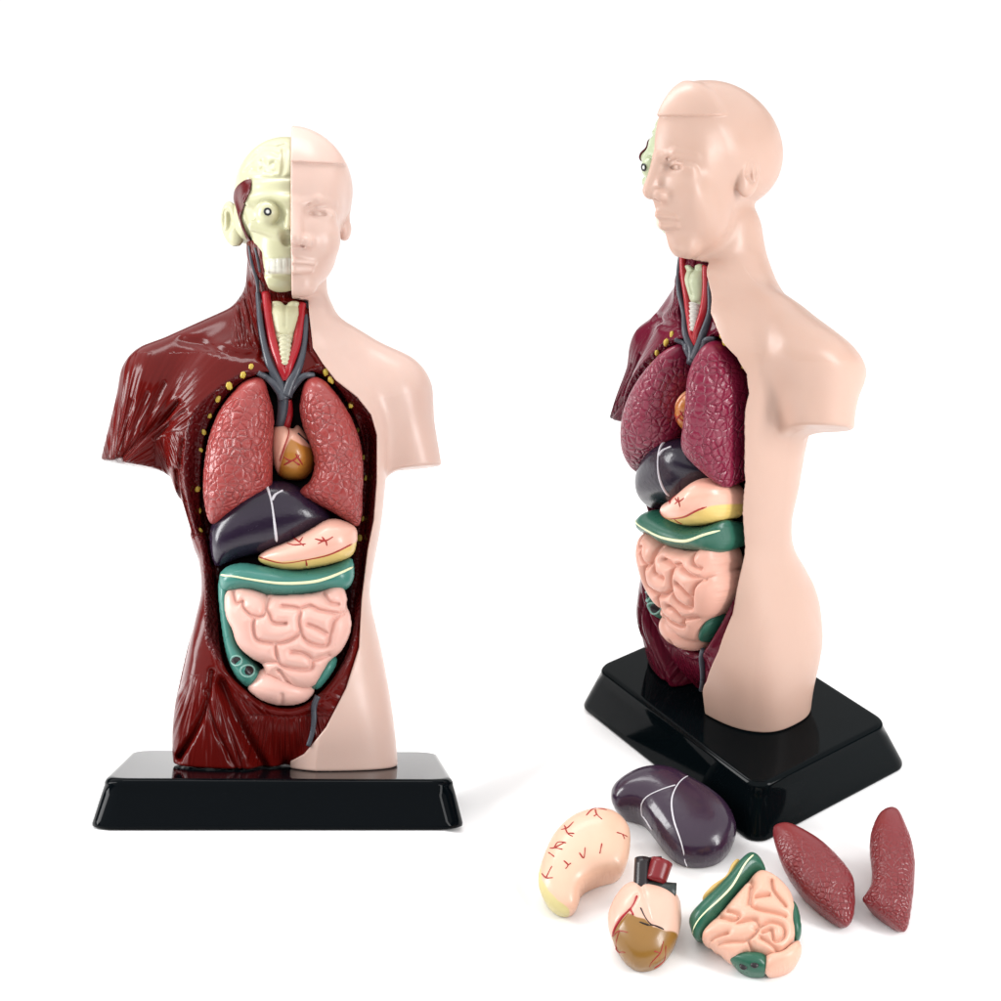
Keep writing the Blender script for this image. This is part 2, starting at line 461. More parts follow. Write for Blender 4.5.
def body0(P):
    f = trunk(P)
    # two thighs below the crotch
    z = P[:, 2]
    th = smin(ell(P, (-62, 0, 30), (64, 60, 150)), ell(P, (51, 0, 30), (61, 62, 150)), 6)
    w = sstep(150, 40, z); f = f*(1-w) + np.maximum(f, th)*w
    f = smin(f, ell(P, (-4, -22, 60), (58, 32, 57)), 8)                                          # pubic region between the thighs
    # shoulders and upper arm stumps
    L = smin(cone(P, (-28, 12, 436), 38, (-126, 6, 383), 40), cone(P, (-130, 6, 374), 42, (-156, 10, 292), 36), 14)
    R = smin(cone(P, (24, 12, 424), 38, (98, 6, 380), 38), cone(P, (103, 6, 370), 40, (128, 9, 292), 28), 24)
    L = smax(L, Z_ARM_L - z - .14*(P[:, 0] + 155), 4); R = smax(R, Z_ARM_R - z + .12*(P[:, 0] - 125), 4)
    f = smin(f, smin(L, R, 10), 13)
    f = smin(f, cone(P, (-7, 16, 410), 46, (-5, 22, 505), 42), 22)
    return f
CX = 3.0
def rotx(P, c, ang):
    Q = P - c; ca, sa = math.cos(ang), math.sin(ang)
    return np.stack([Q[:, 0], ca*Q[:, 1]-sa*Q[:, 2], sa*Q[:, 1]+ca*Q[:, 2]], 1)
def head(P):
    f = ell(rotx(P, np.array([CX, 17, 583]), -.26), (0, 0, 0), (59, 78, 62))
    f = smin(f, ell(P, (CX, -12, 579), (54, 48, 50)), 20)
    f = smin(f, ell(P, (CX, -31, 523), (45, 47, 51)), 22)
    f = smin(f, ell(P, (CX, -40, 565), (46, 30, 40)), 14)
    return f
# landmark points on the skin face (front of head at about y = -70)
def on_face(px, py, off):
    Y = -66.
    for _ in range(6):
        q = fit([(px, py)], Y)[0]; ys = np.linspace(-110, 0, 441)
        v = head(np.stack([np.full(441, q[0]), ys, np.full(441, q[1])], 1)); Y = ys[np.argmax(v < 0) if v.min() < 0 else np.argmin(v)] + off
    return np.array([q[0], Y, q[1]])
EYE = on_face(317, 213, 6); NT = on_face(295, 238, -9); NB = on_face(295, 206, 0)
NW = on_face(306, 242, -3); MU = on_face(295, 261, -1.5); MU2 = on_face(313, 263, 0); ML = on_face(295, 270, -1); ML2 = on_face(310, 270, .5)
CHN = on_face(297, 284, 5); CHEEK = on_face(320, 238, 14); EARP = pt(345, 218, 8); BRW = [on_face(305, 203, 3.5), on_face(317, 200, 3), on_face(332, 204, 6.5)]
def face(P, f):
    f = smax(f, -ell(P, EYE+[1, -16, 0], (15, 13.2, 8.5)), 8)
    f = smin(f, ell(P, EYE+[1, 6, -1], (17, 10.5, 8.5)), 2.5)
    for a, b in ((0, 1), (1, 2)): f = smin(f, cone(P, BRW[a], 4.2, BRW[b], 4.0), 4)                     # brow
    f = smin(f, cone(P, NB+[0, 2.5, 0], 5, NT+[0, 1.5, 0], 7), 9)
    f = smin(f, ell(P, NW, (6.5, 9, 6)), 5)
    f = smin(f, ell(P, CHEEK, (18, 16, 18)), 16)                                    # cheek
    f = smin(f, cone(P, MU, 4, MU2, 2.6), 4)
    f = smin(f, cone(P, ML, 4.5, ML2, 2.6), 4)
    f = smin(f, ell(P, CHN+[0, 2, -3], (18, 13, 12)), 12)
    f = smax(f, -(cone(P, (MU+ML)/2+[0, -5, 0], 1.2, (MU2+ML2)/2+[2, -3, 0], 1.0)), 1.5)
    f = smax(f, -ell(P, NT+[7, 6, -6.5], (2.5, 3.5, 2.4)), 2)                                             # nostril
    def on_ball(dx, dz): return EYE + [1+dx*1.25, 6 - 10.5*math.sqrt(max(.05, 1-(dx/13.6)**2-(dz/8.5)**2)), -1 + dz]
    f = smax(f, -ell(P, on_ball(0, -.3), (9, 2.2, 3.0)), 1)
    f = smin(f, ell(P, on_ball(-1, -.3) + [0, 3.2, 0], (5, 2.9, 3.6)), .6)
    for arc, r in (((-10.5, -1.5), (-6, 2.8), (0, 4.2), (6, 3), (10.5, -.5)), 1.7), (((-10.5, -1.5), (-5, -3.6), (1, -4.2), (7, -3), (10.5, -.5)), 1.3):
        q = [on_ball(*a) for a in arc]
        for a, b in zip(q[:-1], q[1:]): f = smin(f, cone(P, a, r, b, r), 1.2)
    q = [EYE+[-9, -8, 6], EYE+[0, -9, 8.5], EYE+[11, -6, 6]]
    for a, b in zip(q[:-1], q[1:]): f = smax(f, -cone(P, a, 1.2, b, 1.2), 1.5)
    return f
def ear(P, side):
    c = EARP if side > 0 else EARB
    Q = rotx(P, c, .22); Q[:, 0] *= side; z0 = np.zeros(3)
    f = ell(Q, (0, 0, 0), (7, 13, 22))
    f = smin(f, ell(Q, (-1, -4, -14), (6, 9, 11)), 5)
    f = smax(f, -ell(Q, (8, -.5, 3), (7.2, 8.5, 14.5)), 2)
    f = smin(f, cone(Q, np.array([2.5, 4, -4]), 2.2, np.array([3, 1, 10]), 1.8), 2)
    f = smax(f, -ell(Q, (6, -6, -3), (5, 3.5, 5)), 2)
    return f

# split line between the skin half and the dissected half (photo pixels)
SKIN_EDGE = [(290.5, 100), (291.5, 296), (300, 297), (308, 298), (310, 322), (313, 350), (323, 364), (336, 381), (357, 397), (371, 414), (377, 434),
             (377, 480), (374, 520), (368, 550), (362, 600), (359, 648), (346, 688), (326, 727), (304, 755), (290, 764), (288, 790)]
_top = fit(SKIN_EDGE[:1] + [(291.5, 294)], -62); _nk = fit(SKIN_EDGE[3:6], -36); _nk[0, 1] = _top[1, 1] - 2
_se = np.concatenate([_top, _nk, fit(SKIN_EDGE[6:], -56)])
_o = np.argsort(_se[:, 1]); _se = _se[_o]
def edge_x(z): return np.interp(z, _se[:, 1], _se[:, 0])
SM_LO, SM_HI = (-220, -20), (190, 680)
RIM = fit([(262, 372), (248, 372), (236, 376), (208, 396), (193, 413), (186, 434), (183, 459), (183, 480), (187, 510), (191, 532), (199, 546), (203, 590), (205, 636),
           (211, 652), (230, 672), (248, 690), (264, 703), (282, 709), (302, 707), (318, 697), (334, 680), (352, 652), (362, 615), (371, 555), (377, 500), (380, 440), (373, 415), (358, 397), (337, 381), (325, 366), (300, 372), (280, 372)], -52)
CAV = fit([(258, 376), (240, 384), (222, 402), (207, 428), (201, 460), (199, 500), (202, 525), (207, 545), (212, 570), (216, 600), (219, 640), (226, 668), (246, 690), (265, 703), (283, 708),
           (301, 706), (316, 696), (332, 679), (346, 655), (353, 630), (355, 600), (358, 570), (361, 530), (366, 500), (366, 460), (361, 430), (349, 404), (334, 384), (322, 376), (310, 373), (298, 385), (290, 391), (280, 388), (270, 374)], -44)
m_rim = Map(SM_LO, SM_HI).poly_sdf(catmull(RIM, 4, True)); m_cav = Map(SM_LO, SM_HI).poly_sdf(catmull(CAV, 4, True))
GROOVES = [  # photo strokes, depth, width
    ([(111, 463), (124, 449), (142, 433), (160, 419), (178, 402)], 3.0, 3.0),
    ([(120, 450), (123, 425), (130, 398)], 1.6, 2.0), ([(128, 440), (136, 415), (146, 392)], 1.6, 2.0), ([(140, 428), (152, 402), (163, 382)], 1.5, 2.0),
    ([(145, 432), (165, 412), (182, 404)], 1.5, 2.0), ([(152, 436), (172, 420), (186, 412)], 1.4, 2.),
    ([(212, 672), (208, 700), (196, 730), (178, 760)], 3.2, 3.0), ([(207, 690), (214, 722), (228, 752), (240, 775)], 2.6, 2.4), ([(214, 682), (228, 720), (243, 772)], 2.0, 2.0),
    ([(222, 684), (236, 716), (250, 745), (262, 768)], 9.0, 6.0), ([(226, 690), (247, 732), (262, 764)], 4.0, 4.0),
    ([(262, 356), (245, 358), (225, 353), (200, 341), (180, 337)], 2.2, 5.0), ([(244, 296), (252, 322), (262, 352)], 2.2, 2.2), ([(237, 300), (246, 330), (258, 356)], 2.0, 2.0),
    ([(176, 470), (178, 500), (186, 530)], 2.0, 2.5), ([(184, 440), (180, 470), (184, 500), (193, 535)], 1.5, 2.0),
    ([(195, 560), (186, 620), (178, 690)], 1.0, 7.0)]
m_gr = Map(SM_LO, SM_HI)
for P_, d_, w_ in GROOVES:
    mm = Map(SM_LO, SM_HI).lines([catmull(fit(P_, -45), 5)]); m_gr.A = np.maximum(m_gr.A, 1.35*d_*np.exp(-(mm.A/w_)**2))
NECKP = fit([(262, 300), (303, 300), (310, 330), (312, 352), (322, 368), (300, 380), (286, 386), (272, 378), (256, 362), (258, 330)], -38)
m_neck = Map(SM_LO, SM_HI).poly_sdf(NECKP)
HAIR = pt(317, 163, -60)
def f_full(P):
    f = body0(P); hi = P[:, 2] > 420
    if hi.any():
        Q = P[hi]; h = face(Q, head(Q)); f[hi] = smin(smin(f[hi], h, 9), ear(Q, 1), 3)
    return f
def f_skin(P):
    f = f_full(P)
    z = P[:, 2]
    # scalp seam: the cap stands a little proud of the forehead
    cap = sstep(-1.2, 1.2, z - (HAIR[2] + .16*(P[:, 1]+60) + .0022*(P[:, 0]-20)**2 * 0)) * sstep(-12, -30, P[:, 1])
    f = f - 2.9*cap
    th = 3 + 3*sstep(470, 500, z) + 4*sstep(590, 640, z)
    ex = edge_x(z); bx = np.where(P[:, 1] < 8, ex, ex*sstep(40, 8, P[:, 1]) + 2*(1-sstep(40, 8, P[:, 1])))
    f = smax(smax(f, -(f+th), .5), bx - P[:, 0], 1.6)
    return smax(f, -z, 2.5)
LIPZ = fit([(210, 640)], -50)[0, 1]
def f_muscle(P):
    x, y, z = P.T
    f = body0(P); hi = z > 440
    if hi.any():
        Q = P[hi]; h = ell(Q, (0, 14, 570), (50, 66, 56)); h = smin(h, ell(Q, (-2, -12, 516), (44, 42, 46)), 18); f[hi] = smin(f[hi], h, 10)
        sk = np.nonzero(hi)[0][Q[:, 0] > -2]
        if len(sk): f[sk] = np.maximum(f[sk], f_full(P[sk]) + .5)
    f = f + 3.2
    fr = sstep(15, -15, y)
    dr = m_rim(x, z); dc = m_cav(x, z)
    f = f + fr*(10*sstep(0, 13, -dr) + m_gr(x, z) + 4*sstep(0, 5, -m_neck(x, z)))
    f = f - fr*2.4*np.exp(-((dc-4.5)/3.2)**2)*sstep(-8, -2, -dc*0+z*0)*sstep(LIPZ+14, LIPZ-14, z)
    f = smax(f, -np.maximum(dc, y + 8), 2.5)
    return smax(f, 1.5-z, 2.5)

def muscle_attrs(V):
    x, y, z = V.T
    dr = m_rim(x, z); dc = m_cav(x, z); fr = (y < 10)
    rim = sstep(1, -2, dr)*fr*sstep(fit([(290, 700)], -52)[0, 1], fit([(290, 655)], -52)[0, 1], z)
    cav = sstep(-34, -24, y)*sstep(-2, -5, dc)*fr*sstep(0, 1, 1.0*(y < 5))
    def polar(px, py, kv, ku):
        c = fit([(px, py)], -40)[0]; dx, dz = x-c[0], z-c[1]
        return np.arctan2(dz, dx)*kv, np.hypot(dx, dz)*ku
    fib = np.zeros((len(V), 3)); fw = np.zeros(len(V))
    v, u = polar(108, 474, 13, .011); r = u/.011
    fib[:, 0] = v; fib[:, 1] = u; fw[:] = .28 + .72*sstep(115, 70, r)
    sl = lambda row: fit([(200, row)], -40)[0, 1]
    def put(m, v, u, i, w):
        ok = (m > 0) & (w*m > fw*.0 + .02) & (m > .5)
        fade = np.abs(2*m - 1)                                     # the grain dies out where two muscles meet
        fib[ok] = np.stack([v[ok], u[ok], np.full(ok.sum(), float(i))], 1)
        fw[:] = np.where(m > .5, w*fade, fw*np.where(m > 0, fade, 1))
    put(sstep(sl(415), sl(440), z)*sstep(-118, -132, x*-1.0)*0 + sstep(sl(418), sl(446), z)*sstep(-140, -122, x), (x*.9+z*.35)*.33, z*.03, 7, .6*sstep(sl(560), sl(530), z))
    v, u = polar(208, 640, 15, .013); put(sstep(sl(630), sl(655), z), v, u, 13, .7*sstep(sl(672), sl(705), z))
    v, u = polar(286, 560, 48, .012)
    m = sstep(sl(706), sl(722), z)*sstep(0, 6, dr + 8)*sstep(52, 38, np.abs(x + 0)); put(m, v, u, 19, .75*sstep(sl(768), sl(755), z))
    put(sstep(sl(356), sl(340), z)*sstep(-64, -48, x), x*.34 + z*.06, z*.03, 3, .8)
    fw *= np.where(z > sl(352), np.where(x < -56, .25, 1), 1)
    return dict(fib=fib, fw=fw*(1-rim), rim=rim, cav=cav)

# ------------------------------------------------------------------ skull of the dissected half
S_EYE = pt(268, 213, -58); MAST = pt(246, 222, 4); JAWC = pt(280, 281, -32)
JAWL = fit([(222, 130), (215, 170), (222, 236), (236, 240), (246, 238), (256, 244), (262, 252), (263, 264), (264, 277), (268, 287), (277, 293), (294, 294), (300, 250), (300, 130)], -45)
m_jaw = Map(SM_LO, SM_HI).poly_sdf(JAWL)
BR = [[(250, 158), (258, 150), (268, 149), (277, 154)], [(252, 168), (258, 171), (263, 168)], [(262, 160), (268, 166), (274, 163), (276, 172)], [(249, 178), (270, 179), (290, 179)],
      [(258, 147), (266, 143), (276, 145), (284, 142)], [(283, 146), (284, 165), (282, 176)], [(244, 166), (250, 160)], [(266, 172), (271, 174)]]
m_br = Map(SM_LO, SM_HI); m_br.A = 2.1*np.exp(-(Map(SM_LO, SM_HI).lines([catmull(fit(p, -48), 5) for p in BR]).A/2.8)**2)
TEETH = fit([(264, 259), (293, 258), (293, 274), (266, 273)], -58); m_teeth = Map(SM_LO, SM_HI).poly_sdf(TEETH)
def f_skull(P):
    x, y, z = P.T
    f = ell(P, (-2, 14, 573), (54, 70, 60))
    f = smin(f, ell(P, (0, -24, 524), (36, 40, 46)), 14)
    f = smin(f, ell(P, (0, -32, 560), (42, 30, 36)), 12)
    f = smin(f, cone(P, pt(250, 201, -50), 5, pt(290, 200, -66), 5), 8)                          # brow
    f = smin(f, ell(P, JAWC, (18, 12, 12)), 6)
    f = smin(f, ell(P, MAST, (13, 26, 22)), 8)
    f = smax(f, -ell(P, S_EYE+[0, -12, 0], (16, 16, 14)), 4)
    f = smin(f, ell(P, S_EYE+[0, 2, 0], (12, 12, 12)), 1)                                           # eyeball
    f = smin(f, cone(P, pt(254, 226, -52), 6, pt(278, 233, -62), 5), 5)                          # cheek bone
    f = smin(f, cone(P, pt(291, 205, -62), 4, pt(289, 226, -68), 4), 5)                          # nasal bone
    f = smax(f, -ell(P, pt(287, 240, -70), (7, 12, 7)), 2)                                          # nasal opening
    f = smin(f, ell(P, pt(282, 267, -48), (18, 13, 11)), 5)                                         # tooth row
    fr = sstep(10, -20, y)
    f = f + fr*m_br(x, z) + .9*np.exp(-((m_teeth(x, z))/1.2)**2)*fr + .7*fr*(m_teeth(x, z) < 0)*np.exp(-((((x+3) % 6.)-3)/.7)**2)
    f = smax(f, fr*m_jaw(x, z) + (1-fr)*(520-z), 2)
    return smax(f, x - edge_x(z) - .5, .8)
EARB = pt(231, 223, 2)
def f_ear_bone(P):
    c = EARB; q = P - c; a = -.75; ca, sa = math.cos(a), math.sin(a)
    Q = np.stack([ca*q[:, 0]-sa*q[:, 1], sa*q[:, 0]+ca*q[:, 1], q[:, 2]], 1) + c
    return smax(ear(Q, -1), ell(P, (-2, 14, 573), (48, 64, 54))*-1, 1)
TEMP = fit([(234, 188), (242, 183), (252, 182), (252, 192), (249, 203), (243, 212), (241.5, 219), (246.5, 232), (252, 243), (250.5, 245), (244, 234), (239, 220), (235, 206), (232, 196)], -20); m_temp = Map(SM_LO, SM_HI).poly_sdf(catmull(TEMP, 4, True))
def f_temp(P):
    x, y, z = P.T
    return smax(f_skull(P) - 2.0, np.where(y < 20, m_temp(x, z), 9.), 1.5)

# ------------------------------------------------------------------ organs: pillow shapes over a traced outline
def poisson(mask, it=900):
    u = np.zeros(mask.shape); 
    d = np.sqrt(mask.sum()/math.pi)
    for k in range(it):
        v = np.zeros_like(u)
        v[1:-1, 1:-1] = .25*(u[2:, 1:-1]+u[:-2, 1:-1]+u[1:-1, 2:]+u[1:-1, :-2]+1)
        u = np.where(mask, u + 1.0*(v-u), 0)
    return u
class Organ:
    def __init__(s, outline, T, creases=(), cd=3., cw=2.2, puff=0., pw=6., back=24., h=1.0, closed=True, edge=1.0):
        o = catmull(outline, 4, True); lo = o.min(0)-8; hi = o.max(0)+8
        s.out = o; s.T0 = T; s.back = back; s.h = h
        s.sdf = Map(lo, hi).poly_sdf(o)
        mask = s.sdf.A < 0
        hh = 1.0
        u = poisson(mask); um = u.max(); un = u/um
        Tm = T*np.power(np.clip(un, 0, 1), .5*edge)
        if len(creases):
            d = Map(lo, hi).lines([catmull(c, 5) for c in creases]).A
            Tm = Tm - cd*np.exp(-(d/cw)**2)*np.clip(Tm/6, 0, 1) + puff*(1-np.exp(-(d/pw)**2))*np.clip(Tm/10, 0, 1)
            s.crease = d
        Tm = np.maximum(Tm, .6)
        # slope of T^2 near the rim, continued outside as a negative value
        near = mask & (s.sdf.A > -3); g = np.median((Tm**2)[near]/np.maximum(-s.sdf.A[near], .5))
        s.G = Map(lo, hi); s.G.A = np.where(mask, Tm**2, -g*np.maximum(s.sdf.A, 0))
        s.g = g
    def top(s, u, v): return np.sqrt(np.maximum(s.G(u, v), 0))
    def f(s, P):
        w = np.where(P[:, 2] < 0, P[:, 2]*s.T0/s.back, P[:, 2])
        G = s.G(P[:, 0], P[:, 1]); q = w*w - G
        return q/(np.sqrt(4*np.maximum(G, 0)+s.g*s.g*.6+4*w*w) + 1e-6)
    def mesh(s, extra=None):
        lo = np.array([*s.out.min(0)-3, -s.back-3]); hi = np.array([*s.out.max(0)+3, s.T0+8])
        if extra is None:
            def fs(P):
                G = s.G(P[:, 0], P[:, 1]); w = np.maximum(P[:, 2], 0)
                q = (w*w - G)/(np.sqrt(4*np.maximum(G, 0)+s.g*s.g*.6+4*w*w) + 1e-6) + .10*np.maximum(-P[:, 2], 0)
                return smax(q, -s.back - P[:, 2], 4)
            return polygonize(fs, lo, hi, s.h)
        fn, zlo = extra; lo[2] = zlo
        return polygonize(fn, lo, hi, s.h)
    def line(s, pts, r, n=6, lift=.0, nseg=6):
        q = catmull(pts, n); w = s.top(q[:, 0], q[:, 1]) + lift
        L = len(q); rr = r*(1 + .28*np.sin(np.linspace(0, 2.2, L)*3 + q[0, 0]*1.7)*np.linspace(1, .8, L)); rr[-1] *= .45; rr[0] *= .7
        return tube(np.stack([q[:, 0], q[:, 1], w], 1), rr, nseg)

# outlines in photo pixels of the seated organs (front view)
O_LUNG_A = [(250, 377), (259, 375), (265, 380), (268, 392), (272, 406), (273.5, 420), (272.5, 436), (272, 462), (271.5, 483), (268, 490), (250, 502), (230, 514), (215, 523.5), (208, 521), (204, 506), (202, 488), (203, 468), (206, 446), (212, 424), (222, 404), (234, 389), (242, 381)]
O_LUNG_B = [(310, 376), (321, 377), (331, 386), (343, 402), (353, 420), (360, 440), (363, 460), (363, 490), (362.5, 510), (360.5, 523), (356, 526), (346, 520), (326, 508), (308, 499), (299, 494), (302, 487), (310, 480), (314, 468), (314, 458), (311, 446), (306, 434), (302, 422), (299.5, 408), (301, 394), (304, 382)]
O_HEART = [(276, 424), (286, 424), (292, 428), (298, 424), (307, 436), (315, 452), (313, 468), (305, 478), (291, 480), (279, 475), (274, 466), (270, 450), (270, 434)]
O_LIVER = [(250, 482), (268, 480), (290, 482), (308, 492), (325, 505), (332, 516), (328, 524), (312, 534), (294, 546), (274, 552), (256, 555), (240, 558), (226, 563), (217, 567), (212, 561), (209, 546), (209, 531), (214, 518), (228, 500)]
O_STOM = [(357, 529), (343, 520), (328, 519), (310, 529), (290, 540), (268, 549), (258, 556), (259, 561.5), (270, 566.5), (287, 570), (306, 569), (330, 564.5), (350, 557), (356, 547)]
O_COLON = [(219, 584), (219, 574), (228, 566), (244, 563), (268, 567), (300, 570), (330, 565), (350, 558), (354, 565), (354, 578), (346, 590), (326, 592), (300, 596), (270, 597), (250, 591), (232, 592), (222, 592)]
O_ASC = [(218, 580), (230, 584), (232, 606), (236, 634), (244, 652), (256, 664), (263, 676), (256, 686), (247, 688), (236, 678), (228, 662), (223, 640), (219, 610)]
O_SMALL = [(224, 597), (228, 590), (240, 587), (252, 589), (270, 594), (300, 594), (320, 591), (334, 584), (343, 587), (347, 598), (347, 606), (351, 618), (350, 634), (341, 652), (330, 661), (323, 673), (313, 687), (295, 689), (282, 688), (277, 680), (266, 675), (262, 665), (249, 657), (237, 645), (232, 630), (226, 618), (224, 606)]
O_DESC = [(330, 655), (337, 660), (334, 670), (326, 682), (318, 690), (310, 688), (316, 674)]
O_RECT = [(247, 688), (258, 672), (270, 668), (282, 674), (300, 680), (314, 689), (310, 699), (298, 705), (282, 706.5), (266, 703), (255, 697)]
CREASE = [[(220, 260), (228, 300), (240, 318), (265, 308), (272, 340), (320, 380), (372, 368), (382, 275)], [(395, 290), (383, 340), (400, 375), (420, 412), (480, 415)],
          [(328, 385), (318, 430), (340, 497), (430, 512), (490, 500), (540, 470), (555, 445)], [(460, 330), (550, 345), (545, 400), (560, 470), (600, 512), (680, 524), (702, 460), (722, 400), (792, 340)],
          [(550, 345), (600, 328), (650, 350), (765, 372)], [(590, 420), (640, 440), (692, 470)], [(428, 515), (440, 592), (480, 632), (598, 642), (606, 592), (560, 560), (508, 555)],
          [(362, 612), (442, 602)], [(692, 575), (640, 590), (612, 600)], [(668, 268), (700, 312), (740, 322)], [(442, 650), (460, 662), (512, 742)]]
CREASE = [[(190+a/5, 540+b/5) for a, b in c] for c in CREASE]

# ------------------------------------------------------------------ a whole torso model (geometry shared, materials and pose differ)
GEO = {}
def build_geo():
    g = GEO
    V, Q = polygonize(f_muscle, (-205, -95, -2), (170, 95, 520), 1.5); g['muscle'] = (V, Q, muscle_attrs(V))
    V, Q = polygonize(f_skin, (-25, -115, -2), (175, 105, 660), 1.1, relax=3); g['skin'] = (V, Q, {})
    V, Q = polygonize(f_skull, (-70, -100, 470), (12, 100, 645), 1.1)
    x, y, z = V.T; g['skull'] = (V, Q, dict(mask=np.where(y < 0, -m_teeth(x, z), -9)))
    V, Q = polygonize(f_ear_bone, (-100, -30, 520), (-35, 45, 600), 1.0); g['ear'] = (V, Q, {})
    V, Q = polygonize(f_temp, (-75, -70, 520), (-20, 30, 620), 1.0); g['temporal_muscle'] = (V, Q, {})
    def seat(name, out, Y0, T, **k):
        mid = Y0 - T*.45
        lines = k.pop('lines', {}); o = Organ(fit(out, mid), T, **k); V, Q = o.mesh()
        to = lambda L: np.stack([L[:, 0], Y0 - L[:, 2], L[:, 1]], 1)
        at = {}
        g[name] = (to(V), Q[:, ::-1], at); g[name+'_o'] = (o, to, mid, V); return o, V, at, mid
    o, V, at, mid = seat('lung_a', O_LUNG_A, -46, 31); at['mask'] = np.clip((o.top(V[:, 0], V[:, 1])+7)/16, 0, 1)*sstep(fit([(260, 384)], mid)[0, 1], fit([(260, 402)], mid)[0, 1], V[:, 1])
    o, V, at, mid = seat('lung_b', O_LUNG_B, -46, 33); at['mask'] = np.clip((o.top(V[:, 0], V[:, 1])+7)/16, 0, 1)*sstep(fit([(260, 384)], mid)[0, 1], fit([(260, 402)], mid)[0, 1], V[:, 1])
    hm = -44
    o, V, at, mid = seat('heart', O_HEART, -28, 34, creases=[fit([(287, 424), (289, 434), (285, 448), (280, 462), (279, 474)], hm)], cd=2.0, cw=1.8)
    low = Map(o.G.lo, o.out.max(0)+9).poly_sdf(fit([(291, 440), (302, 446), (318, 450), (325, 490), (275, 490), (279, 470), (285, 452)], mid)); at['mask'] = -low(V[:, 0], V[:, 1])
    seat('liver', O_LIVER, -32, 36)
    o, V, at, mid = seat('stomach', O_STOM, -48, 32)
    rim = Map(o.G.lo, o.out.max(0)+9).poly_sdf(fit([(250, 552), (262, 557.5), (282, 562), (306, 559.5), (330, 554), (349, 546.5), (354, 543), (362, 540), (372, 540), (372, 580), (250, 580)], mid)); at['mask'] = -rim(V[:, 0], V[:, 1])
    seat('colon', O_COLON, -44, 28); seat('ascending', O_ASC, -38, 26); seat('descending', O_DESC, -40, 22)
    o, V, at, mid = seat('rectum', O_RECT, -44, 25, creases=[fit([(282, 694), (281, 708)], -55)], cd=3)
    im = -46 - 30*.45
    seat('small', O_SMALL, -46, 30, creases=[fit(c, im) for c in CREASE], cd=4.2, cw=1.7, puff=3.0, pw=5, edge=.75, h=.9)
build_geo()

def tray(W, D, h, ins, rc):
    """base: rounded tray loft, rings from the bottom outline to the top centre"""
    def ring(w, d, r, z, n=9):
        P = []
        for sx, sy, a0 in ((1, 1, 0), (-1, 1, 90), (-1, -1, 180), (1, -1, 270)):
            for k in range(n):
                a = math.radians(a0 + 90*k/(n-1)); P.append((sx*(w/2-r)+r*math.cos(a), sy*(d/2-r)+r*math.sin(a), z))
        return np.array(P)
    be = 7.0; R = [ring(W-6, D-6, rc, -h), ring(W, D, rc+2, -h+1.5), ring(W, D, rc+2, -h+4)]
    for t in np.linspace(.1, 1, 5): 
        R.append(ring(W-2*t*(ins-4), D-2*t*(ins-4), rc+2, -h+4+(h-4-be)*t))
    for a in np.linspace(15, 90, 6):
        a = math.radians(a); i = ins-4 + be*.9*(1-math.cos(a)); R.append(ring(W-2*i, D-2*i, rc, -be+be*math.sin(a)))
    for k in (8, 30, 60): R.append(ring(W-2*ins-k, D-2*ins-k, max(rc-k*.2, 6), 0))
    m = len(R[0]); V = np.concatenate(R); Fc = []
    for i in range(len(R)-1):
        for k in range(m): Fc.append((i*m+k, i*m+(k+1) % m, (i+1)*m+(k+1) % m, (i+1)*m+k))
    Fc.append(tuple(range(m))[::-1]); Fc.append(tuple((len(R)-1)*m+k for k in range(m)))
    return V, Fc

